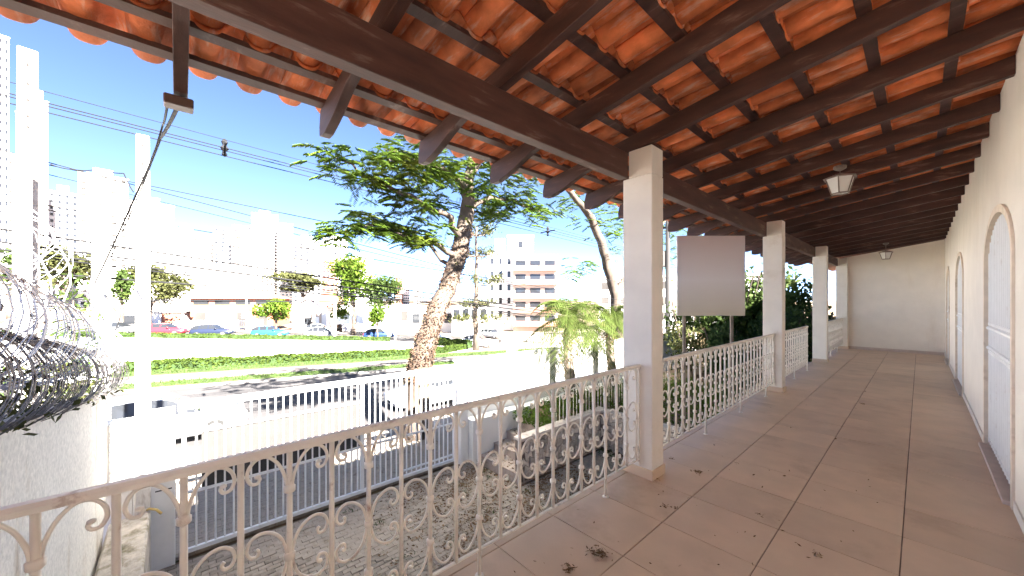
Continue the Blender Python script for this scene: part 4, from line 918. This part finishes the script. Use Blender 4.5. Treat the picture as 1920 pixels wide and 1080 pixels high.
# --- hedges
def hedge(name, pts, wd, h, label, n, ls=0.16):
    C = []; P = [Vector(p) for p in pts]; segs = [(a, b, (b-a).length) for a, b in zip(P[:-1], P[1:])]; tot = sum(s[2] for s in segs)
    for a, b, l in segs:
        k = int(n*l/tot); tt = rng.random(k); e_ = (b-a).normalized(); nn = Vector((-e_.y, e_.x))
        u = rng.uniform(-1, 1, k); v_ = rng.random(k); face = rng.random(k); u = np.where(face < 0.45, np.sign(u)*(0.85+0.2*rng.random(k)), u); v_ = np.where(face > 0.6, 0.88+0.16*rng.random(k), v_)
        x = a.x+(b.x-a.x)*tt+nn.x*u*wd/2; y = a.y+(b.y-a.y)*tt+nn.y*u*wd/2
        hh = h*(1+0.08*np.sin(tt*l*1.3)+0.06*np.sin(tt*l*3.7))
        C.append(np.column_stack([x, y, np.array([gz(q, r_) for q, r_ in zip(x, y)])+v_*hh]))
    t = thing(name, (P[0].x, P[0].y, gz(P[0].x, P[0].y)), label, 'hedge', 'clipped hedges round the plaza')
    crown_ob(t, *leaf_cards(np.concatenate(C), ls, aspect=0.6), 'hedge', 'foliage')
    mb = MB()
    for a, b, l in segs:
        e_ = (b-a).normalized(); nn = Vector((-e_.y, e_.x))*wd*0.42; m_ = max(2, int(l/4))
        for i in range(m_):
            p, q = a.lerp(b, i/m_), a.lerp(b, (i+1)/m_); zz = (gz(p.x, p.y), gz(q.x, q.y))
            mb.add([(c.x+s*nn.x, c.y+s*nn.y, z+dz) for c, z in ((p, zz[0]), (q, zz[1])) for s, dz in ((-1, 0), (1, 0), (1, h*.9), (-1, h*.9))], [(0, 1, 5, 4), (1, 2, 6, 5), (2, 3, 7, 6), (3, 0, 4, 7), (0, 3, 2, 1), (4, 5, 6, 7)])
    ob('core', mb, 'leaf_dark', t)
hedge('hedge', [(-31.0, -30), (-31.0, 0), (-31.2, 12), (-32, 20.0), (-34, 23.5)], 0.8, 0.52, 'long near hedge along the lawn beyond the avenue', 15000, 0.20)
hedge('hedge', [(-34.5, 24.5), (-38, 23.8), (-42, 22.0)], 1.2, 0.8, 'short hedge closing the plaza to the right of the leaning tree', 3000, 0.2)
hedge('hedge', [(FA+fe*(-40))[:], (FA+fe*29)[:]], 0.9, 0.5, 'thin far hedge in front of the parked cars', 11000, 0.18)
# grass blades on the verge and lawn
pts = [(random.uniform(-26.2, -24.8), random.uniform(-14, 30), 0) for _ in range(6000)]+[(random.uniform(-30.4, -28.9), random.uniform(-14, 30), 0) for _ in range(5000)]
pts = [(x, y, gz(x, y)+0.03+random.random()*0.05) for x, y, _ in pts]; scatter('grass', pts, 0.14, 'blade', asp=0.2, kind='stuff')
# ================================================================== VEHICLES
def car(loc, yaw, paintm, label, kind='hatch', L=4.1, group='cars along the far road', scale=1.0, detail=True):
    """x forward, z up, built from lofted stations; then rotated into place"""
    W_ = 0.86; t = thing('car', loc, label, 'car', group); t.rotation_euler = (0, 0, yaw)
    # stations: x/L (rear 0 .. front 1), half width, z bottom, z belt(top of body)
    stn = [(0.0, .70, .42, .74), (0.015, .78, .32, .86), (0.08, .83, .24, .93), (0.3, .86, .20, .95), (0.55, .86, .20, .95), (0.70, .85, .20, .92), (0.80, .84, .22, .86), (0.92, .80, .26, .76), (0.985, .70, .32, .62), (1.0, .60, .38, .54)]
    if kind == 'sedan': stn[1] = (0.015, .76, .34, .92); stn[2] = (0.1, .82, .24, .98)
    V = []; rk = 8
    for s, hw, zb_, zt in stn:
        x = (s-.5)*L; mid = zb_+(zt-zb_)*.55
        V += [(x, -hw*.88, zb_), (x, -hw, zb_+.1), (x, -hw*1.01, mid), (x, -hw*.94, zt), (x, hw*.94, zt), (x, hw*1.01, mid), (x, hw, zb_+.1), (x, hw*.88, zb_)]
    Fq = [(k*rk+j, k*rk+(j+1) % rk, (k+1)*rk+(j+1) % rk, (k+1)*rk+j) for k in range(len(stn)-1) for j in range(rk)]+[tuple(range(rk))[::-1], tuple((len(stn)-1)*rk+j for j in range(rk))]
    def lob(name, V, Fq, m, sm=True, par=None):
        mb = MB(); mb.add(V, Fq); me = mb.mesh(name); recalc(me)
        if sm: smooth_mesh(me)
        me.materials.append(M[m] if isinstance(m, str) else m); o = bpy.data.objects.new(name, me); COL.objects.link(o); o.parent = par or t; return o
    body = lob('body', V, Fq, paintm)
    cab = [(0.02, .72, .92), (0.10, .66, 1.30), (0.20, .62, 1.42), (0.42, .62, 1.46), (0.54, .62, 1.40), (0.70, .74, .93)] if kind == 'hatch' else [(0.10, .72, .95), (0.22, .64, 1.32), (0.30, .61, 1.41), (0.46, .62, 1.44), (0.56, .62, 1.38), (0.73, .75, .93)]
    zbelt = .93
    V = []; 
    for s, hw, z in cab: x = (s-.5)*L; V += [(x, -hw, z), (x, hw, z)]
    n = len(cab); roofF = [(2*i, 2*i+1, 2*i+3, 2*i+2) for i in range(n-1)]
    # greenhouse: side glass polygons, windscreens, painted roof and pillars
    lob('roof_panel', [(v[0], v[1], v[2]+.004) for v in V], roofF[1:-1], paintm)
    lob('windscreen', V[2*(n-2):], [(0, 1, 3, 2)], 'glass', False); lob('rear_window', V[:4], [(0, 1, 3, 2)], 'glass', False)
    for s_ in (-1, 1):
        top = [((s-.5)*L, s_*hw, z) for s, hw, z in cab]; bot = [((s-.5)*L, s_*.80, zbelt-.01) for s, hw, z in cab]
        lob('side_window', top+bot, [(i, i+1, n+i+1, n+i) for i in range(n-1)], 'glass', False)
        pil = []; pf = []
        for s in (0.24 if kind == 'hatch' else .30, 0.45):
            x = (s-.5)*L; k = len(pil); z1 = np.interp(s, [c[0] for c in cab], [c[2] for c in cab]); h1 = np.interp(s, [c[0] for c in cab], [c[1] for c in cab])
            pil += [(x-.035, s_*.815, zbelt-.01), (x+.035, s_*.815, zbelt-.01), (x+.03, s_*(h1+.014), z1-.01), (x-.03, s_*(h1+.014), z1-.01)]; pf.append((k, k+1, k+2, k+3))
        lob('pillar', pil, pf, paintm, False)
        mb = MB(); mb.tube([((.64-.5)*L, s_*.84, .98), ((.635-.5)*L, s_*.98, 1.02)], [0.05, 0.085], 8); lob('mirror', mb.v, mb.f, paintm)
        mb = MB(); mb.box(((.965-.5)*L, s_*.62-.14, .58), ((.985-.5)*L+.01, s_*.62+.10, .70)); lob('headlight', mb.v, mb.f, 'lamp_glass', False)
        mb = MB(); mb.box(((.0-.5)*L-.012, s_*.58-.10, .62), ((.02-.5)*L, s_*.58+.12, .80)); lob('tail_light', mb.v, mb.f, 'red', False)
        for fx in (0.19, 0.80):
            def cyl(r_, y0, y1, seg=16): return [((fx-.5)*L+r_*math.cos(6.2832*j/seg), y, .31+r_*math.sin(6.2832*j/seg)) for y in (y0, y1) for j in range(seg)], [(j, (j+1) % seg, seg+(j+1) % seg, seg+j) for j in range(seg)]+[tuple(range(seg))[::-1], tuple(range(seg, 2*seg))]
            wl = lob('wheel', *cyl(.31, s_*.67, s_*.875), 'tyre', False); lob('rim', *cyl(.205, s_*.68, s_*.884), 'rim', False, wl)
            mb = MB()
            for j in range(5):
                a = 6.2832*j/5; mb.box(((fx-.5)*L+.11*math.cos(a)-.022, min(s_*.885, s_*.89), .31+.11*math.sin(a)-.022), ((fx-.5)*L+.11*math.cos(a)+.022, max(s_*.885, s_*.89), .31+.11*math.sin(a)+.022))
            lob('hub_hole', mb.v, mb.f, 'tyre', False, wl)
    mb = MB(); mb.box((.5*L-.02, -.3, .40), (.5*L+.004, .3, .50)); lob('grille', mb.v, mb.f, 'tyre', False)
    return t
PC = {k: paint('paint_'+k, c) for k, c in dict(red=(.38, .02, .03), navy=(.015, .02, .04), blue=(.015, .10, .24), grey=(.09, .092, .096), white=(.75, .75, .75), silver=(.42, .43, .45), dblue=(.012, .03, .09)).items()}
fyaw = math.atan2(fe.y, fe.x)
def far_car(px, off_, col, label, kind='hatch', rev=False, L=4.1):
    A, B = fl(0, off_), fl(40, off_); d = on_line(px, A, B); v = dir_of(px)*d
    car((v.x, v.y, gz(v.x, v.y)-.05), fyaw+(math.pi if rev else 0), PC[col], label, kind, L)
far_car(222, 4.6, 'grey', 'grey car on the far road, left of the tallest whitewashed post')
far_car(312, 4.2, 'red', 'red hatchback on the far road in front of the brick house')
far_car(400, 4.2, 'navy', 'black estate car on the far road in front of the brick house', 'hatch', L=4.4)
far_car(508, 4.2, 'blue', 'bright blue hatchback behind the small round street tree')
far_car(602, 4.4, 'grey', 'dark grey car on the far road in front of the gabled house', 'sedan')
far_car(712, 4.2, 'dblue', 'dark blue car on the far road near the low shops')
far_car(600, 13.5, 'silver', 'small parked car on the forecourt of the gabled house')
v = dir_of(896)*44.5; car((v.x, v.y, gz(v.x, v.y)), 0.62, PC['white'], 'white pickup-like small car by the tufted pine trunk', 'sedan', 4.3)
v = dir_of(817)*46; car((v.x, v.y, gz(v.x, v.y)), 0.9, PC['silver'], 'silver car half hidden behind the leaning street tree', 'hatch', 4.0)
v = dir_of(922)*60; car((v.x, v.y, gz(v.x, v.y)+.03), 0.2, PC['silver'], 'pale car parked under the apartment block', 'hatch', 4.0)
v = dir_of(835)*62; 
car((-15.6, -0.55, gz(-15.6, -0.5)-.12), math.pi/2, PC['white'], 'large white car passing just outside the sliding gate', 'sedan', 4.5, 'cars on the avenue')
car((-15.2, 8.7, gz(-15.2, 8.7)-.12), -math.pi/2, PC['silver'], 'silver car behind the gate end, beside the leaning tree trunk', 'hatch', 4.1, 'cars on the avenue')
# ================================================================== BUILDINGS
def building(px0, px1, ytop, d, depth, fl_h, nc, wallm, label, winm='glass', yaw=None, ww=0.5, wh=0.45, side=True, join=False, balc=None, roofbox=True, group=None, zmin=None, skip=()):
    """box block facing the camera, flat roof with parapet, a window piece for every opening"""
    p0, p1 = atd(px0, ytop, d), atd(px1, ytop, d); Wd = (p1-p0).length; ztop = p0.z; zb_ = gz(p0.x, p0.y)-1 if zmin is None else zmin
    v_ = dir_of((px0+px1)/2); yaw = math.atan2(-v_.x, v_.y) if yaw is None else yaw; Wd *= 1/v_.length; c = Vector(((p0.x+p1.x)/2, (p0.y+p1.y)/2, zb_))
    t = thing('building', c, label, 'building', group or 'city blocks behind the street'); t.rotation_euler = (0, 0, yaw); H = ztop-zb_
    def lob(name, mb, m, par=None):
        me = mb.mesh(name); recalc(me); me.materials.append(M[m]); o = bpy.data.objects.new(name, me); COL.objects.link(o); o.parent = par or t; return o
    mb = MB(); mb.box((-Wd/2, 0, 0), (Wd/2, depth, H)); lob('wall', mb, wallm)
    mb = MB(); mb.box((-Wd/2-.15, -.15, H+.002), (Wd/2+.15, depth, H+.5)); rf = lob('parapet', mb, wallm)
    if roofbox: mb = MB(); mb.box((-Wd*.22, depth*.2, H+.51), (Wd*.18, depth*.7, H+4.2)); lob('lift_house', mb, wallm, rf)
    nf = int(H/fl_h); cw = Wd/nc; wm = MB(); fm = MB(); fm.box((-cw*ww/2, -.06, 0), (cw*ww/2, .05, fl_h*wh)); fme = fm.mesh('window'); recalc(fme); fme.materials.append(M[winm])
    for f in range(nf):
        z = H-fl_h*(f+1)+fl_h*.3
        if z < 0.3: break
        for k in range(nc):
            if k in skip: continue
            x = -Wd/2+cw*(k+.5)
            if join: wm.box((x-cw*ww/2, -.08, z), (x+cw*ww/2, .05, z+fl_h*wh))
            else: o = inst('window', fme, t, (0, 0, 0)); o.location = (x, 0, z)
        if side:
            ns = max(2, int(depth/cw))
            for k in range(ns):
                yy = depth*(k+.5)/ns
                for sx in (-1, 1):
                    if join: wm.box((sx*Wd/2-.06, yy-cw*ww/2, z), (sx*Wd/2+.06, yy+cw*ww/2, z+fl_h*wh))
        if balc:
            b = MB()
            for (k0, k1) in balc: b.box((-Wd/2+cw*k0, -1.1, z-fl_h*.3), (-Wd/2+cw*k1, -.001, z-fl_h*.3+fl_h*.36))
            lob('balcony', b, 'bldbrown' if group else 'balcony')
    if join and wm.v: o = lob('windows', wm, winm); o['kind'] = 'stuff'
    return t
B = building
B(-60, 18, 60, 120, 25, 3.0, 7, 'bldwhite', 'white tower at the left edge behind the razor wire')
B(62, 90, 190, 112, 10, 3.0, 2, 'bldwhite', 'narrow blank white tower slab right of the tall grey post', skip=(0, 1))
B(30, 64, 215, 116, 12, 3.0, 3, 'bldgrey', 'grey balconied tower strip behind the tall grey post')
B(90, 148, 362, 172, 18, 3.0, 4, 'bldgrey', 'grey apartment block left of the bolted post', ww=.4)
B(148, 242, 330, 178, 20, 3.0, 5, 'bldwhite', 'white apartment block behind the bolted post', 'glasslite')
B(-40, 92, 300, 190, 20, 3.0, 8, 'bldwhite', 'low white apartment slab behind the leftmost post', 'glasslite')
B(240, 328, 382, 200, 20, 3.2, 5, 'bldwhite', 'plain white block behind the tallest whitewashed post', skip=(0, 1, 2, 3, 4))
B(327, 362, 428, 260, 20, 3.0, 5, 'bldwhite', 'small white block with dark square windows', join=True)
B(362, 402, 448, 280, 18, 3.0, 4, 'bldwhite', 'low white block with grey rooftop boxes', 'glasslite', join=True)
B(400, 436, 428, 270, 24, 3.0, 3, 'bldwhite', 'left wing of the white slab apartments', join=True, roofbox=False)
B(434, 476, 438, 265, 24, 3.0, 5, 'bldwhite', 'right wing of the white slab apartments with balcony rows', 'glasslite', join=True, balc=[(0, 2), (3, 5)])
B(436, 474, 424, 320, 20, 3.0, 3, 'bldbeige', 'brown-topped block peeking over the white slab apartments', join=True, roofbox=False)
B(472, 522, 402, 340, 24, 3.0, 6, 'bldwhite', 'tallest white tower in the middle distance', 'glasslite', join=True)
B(520, 549, 420, 335, 22, 3.0, 4, 'bldwhite', 'right shoulder of the tallest white tower', join=True, roofbox=False)
B(549, 604, 450, 300, 22, 3.0, 5, 'bldwhite', 'white tower with dark bands and a rooftop box', join=True, balc=[(0, 3)], ww=.6)
B(604, 634, 488, 240, 14, 3.0, 4, 'bldbrown', 'small terracotta block between two white towers', join=True, roofbox=False)
B(606, 652, 448, 330, 22, 3.0, 5, 'bldwhite', 'white tower with a brown stripe', join=True)
B(654, 700, 482, 320, 22, 3.0, 5, 'bldwhite', 'low white tower right of the brown-striped one', 'glasslite', join=True)
B(742, 756, 510, 420, 16, 3.0, 3, 'bldbrown', 'distant slim brown tower', join=True, roofbox=False)
B(756, 768, 518, 430, 16, 3.0, 3, 'bldwhite', 'distant slim white tower', join=True, roofbox=False)
B(776, 790, 515, 400, 16, 3.0, 3, 'bldgrey', 'distant slim grey tower left of the leaning tree', join=True, roofbox=False)
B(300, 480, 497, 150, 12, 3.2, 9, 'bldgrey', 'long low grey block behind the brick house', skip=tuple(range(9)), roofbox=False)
B(240, 400, 480, 165, 12, 3.2, 8, 'bldwhite', 'long low white block behind the olive tree', skip=tuple(range(8)), roofbox=False)
B(915, 962, 478, 84, 14, 3.0, 3, 'bldwhite', 'white windowed wing of the right-hand apartment block', 'glass', ww=.35, group='right-hand apartment block', zmin=-5.5)
B(962, 1045, 482, 80, 14, 3.0, 3, 'bldbeige', 'apartment block with terracotta balcony bands on the right', 'glass', ww=.7, balc=[(0, 3)], group='right-hand apartment block', zmin=-5.5, roofbox=False)
B(952, 1000, 445, 88, 10, 3.5, 3, 'bldwhite', 'white rooftop storey above the terracotta balconies', 'glass', group='right-hand apartment block', skip=(0, 2), roofbox=False)
B(770, 850, 585, 75, 10, 3.2, 4, 'bldwhite', 'low white shop front left of the tufted pine', 'glass', ww=.7, wh=.6, roofbox=False)
B(848, 915, 578, 70, 10, 3.0, 4, 'bldwhite', 'low shop with dark openings behind the tufted pine', 'glass', ww=.75, wh=.62, roofbox=False)
B(640, 770, 578, 68, 10, 3.4, 6, 'bldwhite', 'low white shops behind the green trees', 'glasslite', ww=.6, wh=.55, roofbox=False)
B(1110, 1420, 520, 75, 12, 3.2, 10, 'bldwhite', 'pale low building behind the palms and pillars', 'glasslite', roofbox=False)
# --- brick house with hipped tile roof
def far_pt(px, off_): A, B_ = fl(0, off_), fl(40, off_); v = dir_of(px)*on_line(px, A, B_); return v
def frame_house(px0, px1, off_, zwall, zridge, depth, label, wallm, hip):
    a, b = far_pt(px0, off_), far_pt(px1, off_); e_ = (b-a).normalized(); Wd = (b-a).length; zb_ = gz((a.x+b.x)/2, (a.y+b.y)/2)
    t = thing('house', ((a.x+b.x)/2, (a.y+b.y)/2, zb_), label, 'house', 'houses across the far road'); t.rotation_euler = (0, 0, math.atan2(e_.y, e_.x))
    def lob(name, mb, m, par=None):
        me = mb.mesh(name); recalc(me); me.materials.append(M[m]); o = bpy.data.objects.new(name, me); COL.objects.link(o); o.parent = par or t; return o
    return t, Wd, zwall-zb_, zridge-zb_, lob
t, Wd, hw, hr_, lob = frame_house(357, 512, 22, 1.75, 3.2, 9, 'brick house with hipped red tile roof behind the black estate car', 'brick', True)
mb = MB(); mb.box((-Wd/2, 0, 0), (Wd/2, 9, hw)); lob('wall', mb, 'brick')
mb = MB(); e_ = .7; mb.add([(-Wd/2-e_, -e_, hw), (Wd/2+e_, -e_, hw), (Wd/2+e_, 9+e_, hw), (-Wd/2-e_, 9+e_, hw), (-Wd/2+3.4, 4.5, hr_), (Wd/2-3.4, 4.5, hr_)], [(0, 1, 5, 4), (1, 2, 5), (2, 3, 4, 5), (3, 0, 4), (0, 3, 2, 1)]); lob('roof', mb, 'rooftile')
for k in range(4):
    x = -Wd/2+Wd*(k+.5)/4
    mb = MB(); mb.box((x-Wd*.09, -.05, hw-.95), (x+Wd*.09, .02, hw-.2)); wi = lob('window', mb, 'glass'); mb = MB(); mb.box((x-Wd*.10, -.12, hw-2.1), (x+Wd*.10, -.001, hw-1.3)); lob('panel', mb, 'bldwhite', wi)
    mb = MB(); mb.box((x-Wd*.07, -.05, .2), (x+Wd*.05, .02, hw-2.3)); lob('ground_window', mb, 'glasslite')
mb = MB()
for i in range(46): x = -Wd/2+Wd*i/45; mb.box((x-.03, -4.53, 0), (x+.03, -4.47, 1.5))
mb.box((-Wd/2, -4.54, 1.3), (Wd/2, -4.46, 1.38)); mb.box((-Wd/2, -4.54, .15), (Wd/2, -4.46, .23)); lob('fence', mb, 'whitemetal')
# --- white gabled house
t, Wd, hw, hr_, lob = frame_house(548, 612, 20, 0.35, 2.1, 9, 'white gabled house with red tile roof and porch', 'bldwhite', False)
mb = MB(); mb.prism([(-Wd/2, 0), (Wd/2, 0), (Wd/2, hw), (0, hr_), (-Wd/2, hw)], 1, 0, 10); lob('wall', mb, 'bldwhite')
for s_ in (-1, 1):
    mb = MB(); mb.add([(0, -.5, hr_+.02), (s_*(Wd/2+.5), -.5, hw-.15), (s_*(Wd/2+.5), 10.5, hw-.15), (0, 10.5, hr_+.02), (0, -.5, hr_+.2), (s_*(Wd/2+.5), -.5, hw+.03), (s_*(Wd/2+.5), 10.5, hw+.03), (0, 10.5, hr_+.2)], [(0, 1, 2, 3), (4, 5, 6, 7), (0, 1, 5, 4), (1, 2, 6, 5), (2, 3, 7, 6), (3, 0, 4, 7)]); lob('roof', mb, 'rooftile')
mb = MB(); mb.prism([(-Wd*.5-.1, hw-.25), (-Wd*.5-.1, hw+.0), (0, hr_+.25), (Wd*.5+.1, hw+.0), (Wd*.5+.1, hw-.25), (0, hr_-.05)], 1, -.62, -.505); lob('gable_board', mb, 'signwhite')
mb = MB(); mb.box((-Wd*.36, -.06, .3), (Wd*.36, .02, hw-.5)); lob('porch_opening', mb, 'bldbeige'); mb = MB(); mb.box((-Wd*.14, -.09, .9), (Wd*.06, -.061, 2.1)); lob('window', mb, 'glass'); mb = MB(); mb.box((Wd*.14, -.09, .1), (Wd*.28, -.061, 2.2)); lob('door', mb, 'signwhite')
t, Wd, hw, hr_, lob = frame_house(585, 632, 25, 0.9, 2.9, 8, 'red tile roofed house half behind the gabled house', 'bldbeige', True)
mb = MB(); mb.box((-Wd/2, 0, 0), (Wd/2, 8, hw)); lob('wall', mb, 'bldbeige'); mb = MB(); e_ = .6; mb.add([(-Wd/2-e_, -e_, hw), (Wd/2+e_, -e_, hw), (Wd/2+e_, 8+e_, hw), (-Wd/2-e_, 8+e_, hw), (-Wd/4, 4, hr_), (Wd/4, 4, hr_)], [(0, 1, 5, 4), (1, 2, 5), (2, 3, 4, 5), (3, 0, 4), (0, 3, 2, 1)]); lob('roof', mb, 'rooftile')
t, Wd, hw, hr_, lob = frame_house(200, 345, 24, -0.6, -0.4, 8, 'low pale building with a red gate left of the brick house', 'bldwhite', True)
mb = MB(); mb.box((-Wd/2, 0, 0), (Wd/2, 8, hw)); lob('wall', mb, 'bldwhite'); mb = MB(); mb.box((Wd*.2, -.08, 0), (Wd*.46, .02, 2.0)); lob('gate', mb, 'brick'); mb = MB(); mb.box((-Wd*.3, -.08, .2), (-Wd*.1, .02, 1.6)); lob('window', mb, 'glass')
mb = MB(); mb.box((-Wd/2-.3, -.3, hw+.002), (Wd/2+.3, 8.2, hw+.25)); lob('roof_slab', mb, 'bldgrey')
# ================================================================== STREET FURNITURE, WIRES, PERSON
# round parking sign with a struck-through letter ring
sd_ = 19.5; q = atd(960, 655, sd_); b = Vector((q.x, q.y, gz(q.x, q.y))); sg = thing('road_sign', b, 'round white road sign with red ring and black letter E above the wall', 'sign'); sg.rotation_euler = (0, 0, TH)
def slob(name, mb, m): me = mb.mesh(name); recalc(me); me.materials.append(M[m]); o = bpy.data.objects.new(name, me); COL.objects.link(o); o.parent = sg; return o
zc = q.z-b.z
mb = MB(); mb.tube([(0, .05, 0), (0, .05, zc+.2)], 0.03, 8); slob('post', mb, 'concrete')
mb = MB(); mb.box((-.29, 0.0, zc-.30), (.29, .012, zc+.30)); slob('plate', mb, 'signwhite')
def disc(r0, r1, y, seg=32): return [(r*math.cos(6.2832*j/seg), y, zc+r*math.sin(6.2832*j/seg)) for r in (r0, r1) for j in range(seg)], [(j, (j+1) % seg, seg+(j+1) % seg, seg+j) for j in range(seg)]
mb = MB(); mb.add(*disc(.215, .265, -.006)); slob('ring', mb, 'red')
mb = MB(); mb.box((-.085, -.010, zc-.13), (-.035, -.004, zc+.13)); 
for z in (-.13, -.025, .08): mb.box((-.034, -.010, zc+z), (.085 if z != -.025 else .065, -.004, zc+z+.05))
slob('letter', mb, 'signblack')
# far thin poles
def far_pole(px, ybot, ytop, rad, label, m='concrete', d=None):
    d = d or ground_d(px, ybot); p = atd(px, ytop, d); z0 = gz(p.x, p.y); t = thing('street_pole', (p.x, p.y, z0), label, 'pole', 'poles along the streets')
    mb = MB(); mb.tube([(p.x, p.y, z0), (p.x, p.y, p.z)], [rad, rad*.7], 8); ob('shaft', mb, m, t); return t, p
far_pole(628, 634, 556, 0.2, 'grey street pole in front of the trees beside the gabled house', d=47)
t, p = far_pole(462, 617, 552, 0.16, 'pole with a white sign box before the brick house', d=56); mb = MB(); mb.box((p.x-.3, p.y-.6, p.z-3.6), (p.x+.3, p.y+.6, p.z-1.8)); ob('sign_box', mb, 'signwhite', t)
far_pole(741, 640, 565, 0.12, 'thin pole right of the green trees', d=50)
far_pole(1035, 655, 600, 0.05, 'thin metal sign post by the palms', d=30)
t, p = far_pole(1252, 640, 400, 0.17, 'dark utility pole with transformer right of the nearest pillar', 'greysheet', d=22)
mb = MB(); mb.lathe((p.x-.35, p.y, p.z-3.2), [(0.25, 0), (0.28, .05), (0.28, .9), (0.2, .98)], 12); ob('transformer', mb, 'greysheet', t); mb = MB(); mb.box((p.x-.9, p.y-.06, p.z-.9), (p.x+.9, p.y+.06, p.z-.78)); ob('crossarm', mb, 'greysheet', t)
# green shop board
v = far_pt(654, 15); mb = MB(); mb.box((-2.3, -.05, 1.4), (2.3, .05, 2.9)); 
sb_ = thing('shop_board', (v.x, v.y, gz(v.x, v.y)), 'pale blank shop board under the green trees', 'sign'); sb_.rotation_euler = (0, 0, fyaw)
def lob2(name, mb, m, par): me = mb.mesh(name); recalc(me); me.materials.append(M[m]); o = bpy.data.objects.new(name, me); COL.objects.link(o); o.parent = par
lob2('panel', mb, 'signwhite', sb_); mb = MB(); mb.box((-2.2, -.03, 0), (-2.1, .03, 1.4)); lob2('leg', mb, 'greysheet', sb_); mb = MB(); mb.box((2.1, -.03, 0), (2.2, .03, 1.4)); lob2('leg', mb, 'greysheet', sb_)
# power lines: straight image lines put on vertical planes parallel to the avenue
def line(a, b, X, rad, lb, grp):
    s = (b[1]-a[1])/(b[0]-a[0]); pts = [atx(px, a[1]+s*(px-a[0]), X) for px in (-60, 1168)]
    P = [pts[0].lerp(pts[1], i/24)-Vector((0, 0, 0.0)) for i in range(25)]; mb = MB(); mb.tube(P, rad, 5); tag(ob('power_line', mb, 'wire', at=P[0].copy()), lb, 'cable', grp)
for i, (a, b) in enumerate((((60, 165), (1110, 447)), ((60, 186), (1110, 451)), ((60, 192), (1110, 455)), ((60, 204), (1110, 461)))):
    line(a, b, -11.2-0.25*i, 0.008 if i == 0 else 0.012, ['thin topmost of the four high power lines in the sky', 'second from top of the four high power lines in the sky', 'third from top of the four high power lines in the sky', 'lowest of the four high power lines in the sky'][i], 'high power lines in the sky')
for i, (a, b, r_) in enumerate((((435, 380), (620, 418), .010), ((377, 380), (620, 444), .010), ((330, 385), (620, 455), .008), ((300, 420), (620, 473), .012), ((300, 435), (620, 498), .012), ((300, 474), (620, 522), .022), ((300, 493), (620, 535), .022), ((300, 505), (620, 545), .016), ((300, 510), (620, 549), .016), ((300, 529), (620, 553), .018), ((300, 498), (620, 541), .012), ((300, 563), (620, 566), .012))):
    line(a, b, -11.4-0.05*i, r_, ['highest', 'second', 'third', 'fourth', 'fifth', 'sixth, thick', 'eighth, thick', 'ninth', 'tenth', 'eleventh', 'seventh, thin', 'lowest, nearly level'][i]+' street cable, counted from the top of the low bundle', 'low bundle of street cables')
for px, py, lb in ((421, 277, 'dark insulator spacer on the high lines above the towers'), (1027, 434, 'dark insulator spacer on the high lines near the second street tree')):
    p = atx(px, py, -11.6); mb = MB(); mb.lathe((p.x, p.y, p.z-.22), [(.02, 0), (.06, .05), (.03, .12), (.09, .2), (.04, .28), (.07, .36), (.02, .44)], 8); mb.box((p.x-.45, p.y-.02, p.z-.02), (p.x+.45, p.y+.02, p.z+.02)); tag(ob('insulator_spacer', mb, 'wire', at=p.copy()), lb, 'insulator', 'insulator spacers on the high lines')
# person walking by the pine
def person(px, yfeet, d, label):
    b = atd(px, yfeet, d); b.z = gz(b.x, b.y)
    J = dict(pel=(0, 0, .95), chest=(0, .02, 1.28), neck=(0, .02, 1.47), head=(0, .05, 1.60), top=(0, .06, 1.72), kl=(-.11, .10, .50), al=(-.11, .06, .09), tl=(-.11, .22, .03), kr=(.11, -.02, .50), ar=(.11, -.16, .10), tr=(.11, -.02, .03),
             sl=(-.20, .02, 1.42), el=(-.25, -.03, 1.14), hl=(-.23, .10, .92), fl=(-.23, .16, .84), sr=(.20, .02, 1.42), er=(.25, .05, 1.14), hr=(.22, .22, 1.02), fr=(.21, .30, 1.0), hipl=(-.10, 0, .90), hipr=(.10, 0, .90))
    R_ = dict(pel=.15, chest=.17, neck=.06, head=.095, top=.07, kl=.07, al=.045, tl=.035, kr=.07, ar=.045, tr=.035, sl=.07, el=.05, hl=.035, fl=.03, sr=.07, er=.05, hr=.035, fr=.03, hipl=.10, hipr=.10)
    E = [('pel', 'chest'), ('chest', 'neck'), ('neck', 'head'), ('head', 'top'), ('pel', 'hipl'), ('hipl', 'kl'), ('kl', 'al'), ('al', 'tl'), ('pel', 'hipr'), ('hipr', 'kr'), ('kr', 'ar'), ('ar', 'tr'), ('chest', 'sl'), ('sl', 'el'), ('el', 'hl'), ('hl', 'fl'), ('chest', 'sr'), ('sr', 'er'), ('er', 'hr'), ('hr', 'fr')]
    ks = list(J); me = bpy.data.meshes.new('tmp'); me.from_pydata([J[k] for k in ks], [(ks.index(a), ks.index(c)) for a, c in E], [])
    o = bpy.data.objects.new('tmp', me); COL.objects.link(o); md = o.modifiers.new('s', 'SKIN')
    for k, sv in zip(ks, me.skin_vertices[0].data): sv.radius = (R_[k], R_[k]*.85); sv.use_root = (k == 'pel')
    o.modifiers.new('u', 'SUBSURF').levels = 2; dg = bpy.context.evaluated_depsgraph_get(); dg.update()
    m2 = bpy.data.meshes.new_from_object(o.evaluated_get(dg)); bpy.data.objects.remove(o); m2.materials.clear()
    for m in ('skin', 'cloth_tan', 'cloth_dark', 'wire'): m2.materials.append(M[m])
    for p in m2.polygons:
        z = p.center.z; ax = abs(p.center.x); p.material_index = 3 if (z < .10 or z > 1.66) else 2 if (z < .93 and ax < .2) else 0 if (z > 1.47 or (z < 1.0 and ax >= .19)) else 1
    smooth_mesh(m2); t = bpy.data.objects.new('person', m2); COL.objects.link(t); t.location = b; t.rotation_euler = (0, 0, 0.5); tag(t, 'person in tan jacket and dark trousers walking by the pine', 'person')
person(938, 650, 44.0, '')
